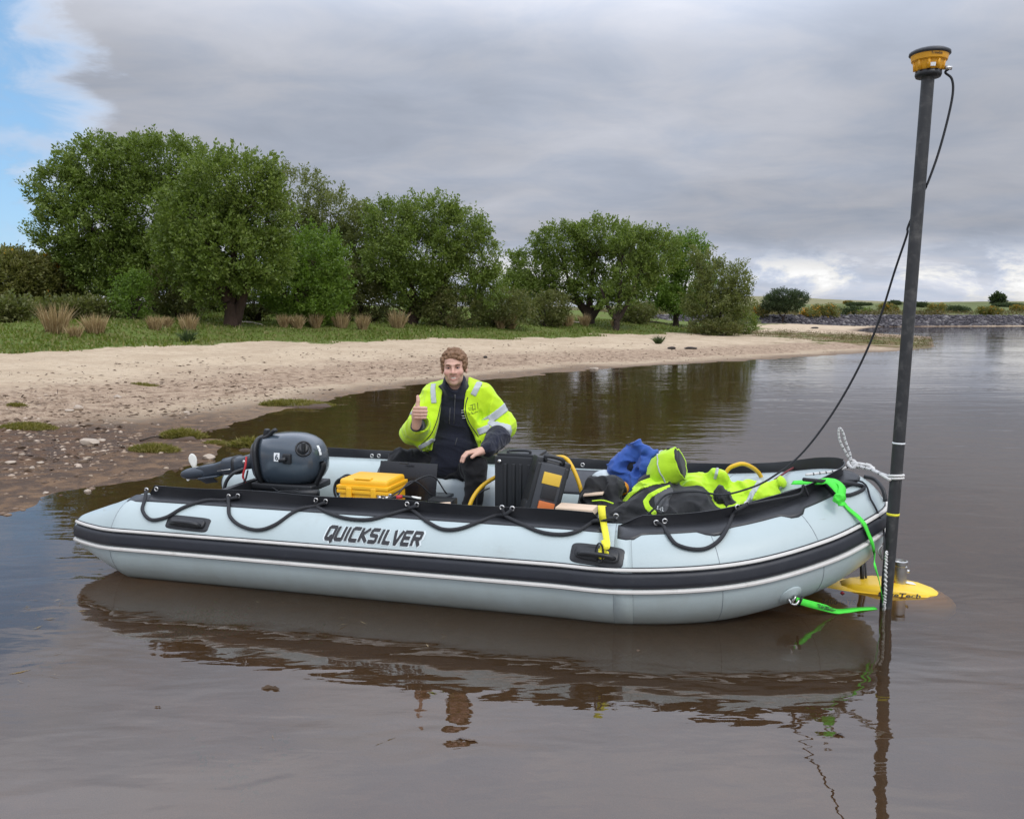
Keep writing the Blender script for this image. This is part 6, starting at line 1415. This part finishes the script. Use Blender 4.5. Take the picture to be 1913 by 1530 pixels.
for aa in (-75, -38, 0, 38, 75):
    q = dv*math.cos(R(aa))+rt*math.sin(R(aa)); part('antenna_rib', sweep([t0+ax*.018+q*.058, t0+ax*.062+q*.066], [.010, .007], 6), M['antenna'], an)
V, F = text_vf('Trimble', 1, 0, .01); V = V*[.052/np.ptp(V[:, 0]), .013/np.ptp(V[:, 1]), 0]; th = V[:, 0]/.081+R(22)
part('lettering', (t0+ax*.078+np.outer(np.cos(th), dv)*.0815+np.outer(np.sin(th), rt)*.0815+np.outer(V[:, 1], ax), F), M['ink'], an, smooth=False)
th = np.linspace(-.1, .45, 6); A = [t0+ax*h+(dv*math.cos(q)+rt*math.sin(q))*(r+.0015) for h, r in ((.024, .0625), (.040, .065)) for q in th]
part('warning_label', (np.array(A), [[i, i+1, i+7, i+6] for i in range(5)]), M['decal_white'], an, smooth=False)
c0 = t0+rt*.062+ax*.030
part('plug', sweep([t0+rt*.055+ax*.028, t0+rt*.098+ax*.022], .009, 10), M['steel'], an)
nn = .56
cab = [t0+rt*.09+ax*.022, Bn(1766, 136, nn), Bn(1778, 148, nn), Bn(1780, 175, nn), Bn(1770, 225, nn), Bn(1752, 290, nn), Bn(1732, 345, nn)]
q1 = Bn(1722, 360, nn); q2 = Bn(1703, 420, nn)
cab += [q1+np.array([.012, .04, 0]), q2+np.array([-.005, .046, 0]), Bn(1694, 440, .6), Bn(1672, 505, .62), Bn(1640, 605, .66), Bn(1600, 695, .7), Bn(1550, 780, .72), Bn(1495, 850, .72), Bn(1440, 893, .7), Bn(1400, 912, .68), Bn(1350, 924, .64), Bn(1300, 918, .62), Bn(1255, 921, .56), Bn(1236, 931, .54), Bn(1222, 950, .50), Bn(1205, 965, .50)]
solo('antenna_cable', sweep(catmull(cab, 8), .0055, 8), M['rope_black'], 'thin dark cable running from the yellow antenna down into the boat', 'cable', True)
# white flecked rope lashing the pole to the bow
bt = tp(arc[NC//2]-.10, 88, .075)
def spiral(center, r, turns, h, k=24): return [center+np.array([r*math.cos(a), r*math.sin(a), h*a/(6.283*turns)]) for a in np.linspace(0, 6.283*turns, k)]
kn = Bn(1592, 869, .78)
wr = thing('lashing_rope', 'white flecked rope knotted at the bow and tied round the pole', 'rope', kn, True)
pole_at = lambda z: b0+ax*((z-b0[2])/ax[2])
pz = Bn(1668, 893, .56)[2]
part('strand', sweep(catmull([kn, kn+[.04, -.05, .0], (kn+pole_at(pz))/2+[0, -.01, .006], pole_at(pz)+[-.03, -.028, -.005]], 6), .0075, 8), M['rope_white'], wr)
part('strand', sweep(catmull([kn+[.0, .0, .012], kn+[.06, -.03, .01], (kn+pole_at(pz))/2+[.02, .01, -.002], pole_at(pz)+[-.03, .02, .004]], 6), .0075, 8), M['rope_white'], wr)
for dz in (0, .014): part('pole_turn', sweep([pole_at(pz)+ax*dz+.0335*(np.array([math.cos(a), math.sin(a), .15*math.cos(a+1)])) for a in np.linspace(0, 6.1, 20)], .0060, 8, closed=True), M['rope_white'], wr)
part('knot', sweep(catmull([kn+np.array(q) for q in ((0, 0, 0), (.02, -.02, .015), (.0, -.03, -.01), (-.02, .0, .01), (.01, .02, .02), (.03, -.01, -.01), (.05, -.03, .012), (.07, -.02, -.012), (.085, -.05, .006), (.06, -.045, .014), (.10, -.06, -.004))], 6), .0085, 8), M['rope_white'], wr)
part('strand', sweep(catmull([kn, Bn(1560, 880, .74), Bn(1532, 884, .72), Bn(1505, 887, .70)], 7), .0065, 8), M['rope_white'], wr)
part('loose_end', sweep(catmull([kn+[0, 0, .01], Bn(1583, 850, .78), Bn(1571, 828, .78), Bn(1567, 812, .78), Bn(1568, 800, .78), Bn(1574, 806, .78), Bn(1580, 825, .78), Bn(1588, 848, .78), kn], 7), .0060, 8), M['rope_white'], wr)
# black flecks of the rope
fl = []
for o in list(wr.children):
    if o.name.startswith(('strand', 'loose')):
        vs = [np.array(v.co) for v in o.data.vertices]; 
        for i in range(16, len(vs)-24, 24):
            c = sum(vs[i:i+8])/8; c2 = sum(vs[i+8:i+16])/8; fl.append(sweep([c+INFO[wr.name], c+(c2-c)*.45+INFO[wr.name]], .0080 if 'strand' in o.name else .0066, 6))
f_ = part('fleck', join(*fl), M['rope_black'], wr); f_['kind'] = 'stuff'
# white rope along the foot of the pole
solo('white_rope', sweep([q+.0035*np.array([math.cos(i*1.9), math.sin(i*1.9), 0]) for i, q in enumerate(catmull([Bn(1656, 1030, .50), Bn(1655, 1060, .49), Bn(1654, 1100, .49), Bn(1652, 1128, .50), Bn(1651, 1142, .51)], 16))], .0065, 8), M['rope_white'], 'white rope hanging straight down beside the foot of the pole', 'rope', True)
# thin black line from the bow to the water
p_ = [T(x, y) for x, y in ((1575, 878), (1600, 900), (1625, 935), (1640, 965), (1648, 990))]
solo('bow_line', sweep(catmull([tp(SU(3.60), 100, .01), tp(SU(3.70), 98, .03)]+[q[0]+q[1]*.008 for q in p_ if q]+[Bn(1652, 1010, .52), Bn(1652, 1050, .52), Bn(1648, 1085, .52)], 6), .0048, 7), M['rope_black'], 'thin black line lying over the bow down to the pole foot', 'rope', True)
solo('maroon_line', sweep(catmull([Bn(1447, 896, 1.0), Bn(1480, 875, 1.2), Bn(1512, 863, 1.45)], 6), .006, 7), mat('maroon_rope', (.16, .03, .035), .8, .2, 40), 'thin maroon line tied to the far rail near the bow', 'rope', True)
# ------------------------------------------------------------------ straps
def strap(name, pxs, w, m, label, th=.0022, extra=()):
    P = []; N_ = []
    for q in pxs:
        if len(q) <= 3:
            r = T(*q[:2]); 
            if r is None: continue
            P.append(r[0]+r[1]*(.006 if len(q) == 2 else q[2])); N_.append(r[1])
        else: P.append(np.array(q[:3], float)); N_.append(np.array(q[3:6], float))
    P = np.array(P); N_ = np.array(N_); k = 6; PP = catmull(P, k); NN = norm(np.stack([np.interp(np.arange(len(PP))/k, np.arange(len(P)), N_[:, j]) for j in range(3)], 1))
    ww = np.interp(np.linspace(0, 1, len(PP)), np.linspace(0, 1, len(w)), w); return ribbon(PP, ww, th, NN)
gs = thing('green_strap', 'bright green webbing strap knotted over the bow and led down to the pole foot', 'strap', tp(SU(3.62), 80), True)
def fp(px, py, n, nx=(0, -.5, .8)): return tuple(Bn(px, py, n))+nx
part('webbing', strap('', [fp(1480, 902, .64), fp(1505, 901, .60), fp(1530, 900, .56), fp(1548, 899, .53), fp(1558, 906, .49, (.1, -.6, .7)), fp(1566, 918, .45, (.2, -.7, .5)), fp(1569, 928, .42, (.3, -.8, .4))], [.030, .040, .048, .052, .050, .040, .022], M['green_strap'], ''), M['green_strap'], gs)
part('webbing', strap('', [fp(1538, 896, .60, (0, -.4, .9)), fp(1556, 897, .55, (.2, -.4, .8)), fp(1572, 908, .49, (.4, -.4, .6)), fp(1572, 922, .44, (.4, -.6, .5)), fp(1567, 932, .42, (.3, -.8, .4))], [.030, .040, .042, .040, .026], M['green_strap'], ''), M['green_strap'], gs)
kc = Bn(1568, 930, .41); part('knot', nets(lambda p: union(p, [('e', tuple(kc), (.026, .018, .022)), ('c', tuple(kc+[-.015, 0, -.015]), tuple(kc+[.012, -.01, -.03]), .012, .008)], .008)+folds(p, 30, .008, 1.), kc-.07, kc+.07, .004), M['green_strap'], gs)
part('webbing', strap('', [(1570, 934), (1582, 950), (1598, 968, .018), (1606, 980, .026), (1613, 995, .024), (1620, 1012, .026), (1626, 1030, .020), fp(1634, 1055, .30, (.5, -.8, .2)), fp(1642, 1085, .40, (.9, -.3, .1)), fp(1648, 1118, .50, (1, 0, 0)), fp(1649, 1130, .52, (1, 0, 0))], [.022, .024, .026, .026, .024, .022, .020, .014, .009, .008, .008], M['green_strap'], ''), M['green_strap'], gs)
g2 = thing('green_strap', 'lower green webbing strap hooked to the tow ring, led along the water', 'strap', T(1480, 1113)[0], True)
A_ = T(1480, 1112); a1 = A_[0]+A_[1]*.03; m1 = PZ(1566, 1142, .006); m1 = w2b(m1); e1 = b0+np.array([-.05, -.035, .002]); qa = a1+(m1-a1)*.06
wb = [tuple(a1)+(.3, -.9, .3), tuple(a1+(m1-a1)*.33)+(.25, -.9, .35), tuple(a1+(m1-a1)*.66)+(.2, -.85, .5), tuple(m1)+(0, -.5, .9), tuple(m1+(e1-m1)*.5+[0, 0, .002])+(0, -.25, 1), tuple(e1)+(0, -.25, 1)]
w2v = strap('', wb, [.030, .034, .034, .034, .030, .024], M['green_strap'], ''); part('webbing', w2v, M['green_strap'], g2)
part('hook', sweep(catmull([a1+[-.035, -.004, .006], a1+[-.02, -.02, -.012], a1+[.0, -.02, -.012], a1+[.012, -.008, .004]], 5), .006, 8), M['steel'], g2)
part('rubber_ring', sweep([a1+(m1-a1)*.10+.026*(math.cos(a)*np.array([.2, -.4, .9])+math.sin(a)*.55*np.array([.2, .9, .1])) for a in np.linspace(0, 6.0, 14)], .006, 6, closed=True), M['plastic'], g2)
V, F = text_vf('FAITHFULL', 1, 0, .03); V = V*[.085/np.ptp(V[:, 0]), .020/np.ptp(V[:, 1]), 0]; dd = norm(m1-a1); nn_ = norm(np.array([.22, -.88, .42])); nn_ = norm(nn_-dd*(nn_@dd)); uu = norm(np.cross(nn_, dd)); uu = uu if uu[2] > 0 else -uu
part('lettering', (a1+(m1-a1)*.60+nn_*.0075+np.outer(-V[:, 0], dd)+np.outer(-V[:, 1], uu), F), M['ink'], g2, smooth=False)
for i in range(3): part('print_line', box(a1+(m1-a1)*(.76+.0*i)+nn_*.006+uu*(-.006+.006*i)+dd*.02*(i % 2), (.03, .0012, .0012), Matrix(np.stack([dd, nn_, uu], 1).tolist())), M['ink'], g2, smooth=False)
ys = thing('yellow_strap', 'yellow webbing strap hanging over the rail and knotted to the carrying handle', 'strap', T(1130, 1000)[0], True)
on = on_flap(1124, 950)[0]
ysv = strap('', [tuple(on+[0, .06, .004])+(0, 0, 1), tuple(on+[.0, .012, .012])+(0, -.3, 1), tuple(on_flap(1126, 960)[0]+[0, -.012, 0])+(0, -1, .2), (1128, 985, .02), (1132, 1005, .034), (1136, 1026, .052), (1134, 1032, .056), (1128, 1022, .058)], [.036, .036, .035, .033, .031, .029, .026, .020], M['yellow_strap'], '', .003); part('webbing', ysv, M['yellow_strap'], ys)
k_ = T(1127, 1033); kc2 = k_[0]+k_[1]*.035; part('knot', nets(lambda p: union(p, [('e', tuple(kc2+[0, 0, .012]), (.014, .016, .026)), ('c', tuple(kc2), tuple(kc2+[-.004, -.004, -.034]), .014, .008), ('e', tuple(kc2+[.016, 0, -.012]), (.016, .012, .012))], .008)+folds(p, 34, .009, 4.), kc2-.075, kc2+.075, .004), M['yellow_strap'], ys)
part('black_loop', sweep([kc2+[-.012, -.004, -.01]+np.array([.018*math.cos(a), -.012, .045*math.sin(a)]) for a in np.linspace(0, 6.0, 18)], .0045, 6, closed=True), M['plastic'], ys)
# ------------------------------------------------------------------ sonar towfish at the foot of the pole
fa = np.array([1.60, 4.42, 0]); fb = np.array([2.33, 4.22, 0]); fd = norm(fb-fa); fa = fa+fd*.025; fb = fb+fd*.025; fs = np.array([-fd[1], fd[0], 0]); fo = (fa+fb)/2-np.array([0, 0, .008]); Lf = np.linalg.norm(fb-fa)
sf = thing('sonar_fish', 'yellow sonar survey float awash at the foot of the pole', 'sonar', (fo[0], fo[1], -.16))
S = []
for u, w, zt, zb in ((-.60, .03, -.035, -.055), (-.56, .10, -.012, -.09), (-.40, .16, .006, -.13), (-.15, .18, .018, -.15), (.1, .18, .022, -.15), (.24, .17, .016, -.15), (.34, .13, -.004, -.12), (.39, .07, -.03, -.09), (.405, .02, -.05, -.07)):
    S.append(ringpts(fo+fd*u*.94+np.array([0, 0, (zt+zb)/2]), fs, (0, 0, 1), w*1.08, (zt-zb)/2, 36, 2.6))
hull = loft(S); part('hull', hull, M['yellow_fish'], sf)
S = []
for u, w, zt in ((-.20, .05, .020), (-.14, .10, .034), (-.02, .12, .052), (.10, .118, .050), (.22, .10, .036), (.29, .07, .018), (.31, .03, .008)): S.append(ringpts(fo+fd*u*.95+np.array([0, 0, zt/2-.02]), fs, (0, 0, 1), w, zt/2+.02, 32, 3.2))
part('deck', loft(S), M['yellow_fish'], sf)
dk = loft(S); al = join(hull, dk); FBV = BVHTree.FromPolygons([tuple(v) for v in al[0]], al[1])
def on_fish(txt, px, py, w, h, slope, m, name, seg=None):
    V, F = text_vf(txt, 1, .18, .02); V = V*[w/np.ptp(V[:, 0]), h/np.ptp(V[:, 1]), 0]; out = []
    for x, y, _ in V:
        hh = FBV.ray_cast(Vector(CO), Vector(pray(px+x, py-y+x*slope)).normalized()); 
        if hh[0] is None: return
        out.append(np.array(hh[0])-pray(px, py)*.003)
    part(name, (np.array(out), F), M[m], sf, smooth=False)
on_fish('EdgeTech', 1680, 1113, 80, 11, .055, 'ink', 'lettering'); on_fish('3400-OTS', 1567, 1124, 66, 10, .03, 'ink', 'lettering')
part('red_mark', box(fo+fd*(-.20)-fs*.155+np.array([0, 0, .008]), (.009, .003, .009), Matrix.Rotation(R(45), 3, 'Y')), M['red'], sf)
for k in range(2): part('red_mark', box(fo+fd*(.07+.035*k)-fs*.02+np.array([0, 0, .0535]), (.012, .012, .001)), M['red'], sf)
part('data_plate', box(fo+fd*.15+fs*.0+np.array([0, 0, .0465]), (.03, .02, .002), Matrix.Rotation(R(9), 3, 'Y')), M['decal_white'], sf)
cyl = W(1680, 1085, 4.28); part('socket', lathe([(.0, -.02), (.036, -.02), (.036, .10), (.030, .104), (.030, .112), (.038, .113), (.038, .128), (.030, .130), (.028, .118), (0, .117)], (cyl[0], cyl[1], .03), (0, 0, 1), 28), M['steel'], sf, sharp=40)
part('socket_bolt', sweep([(cyl[0]+.034, cyl[1], .10), (cyl[0]+.052, cyl[1], .10)], .009, 8), M['steel'], sf)
for px, m in ((1613, 'plastic'), (1620, 'dark_patch')):
    a = W(px, 1090, 4.35); part('strut', sweep([(a[0], a[1], -.05), (a[0]-.01, a[1]+.02, .16)], .011 if px < 1618 else .006, 8), M[m], sf)
solo('mooring_clip', sweep(catmull([Bn(1648, 1018, .54), Bn(1641, 1028, .53), Bn(1645, 1040, .53), Bn(1650, 1046, .54), Bn(1646, 1032, .54), Bn(1652, 1016, .55)], 5), .004, 7), M['steel'], 'small steel snap clip hanging between the bow and the pole', 'clip', True)
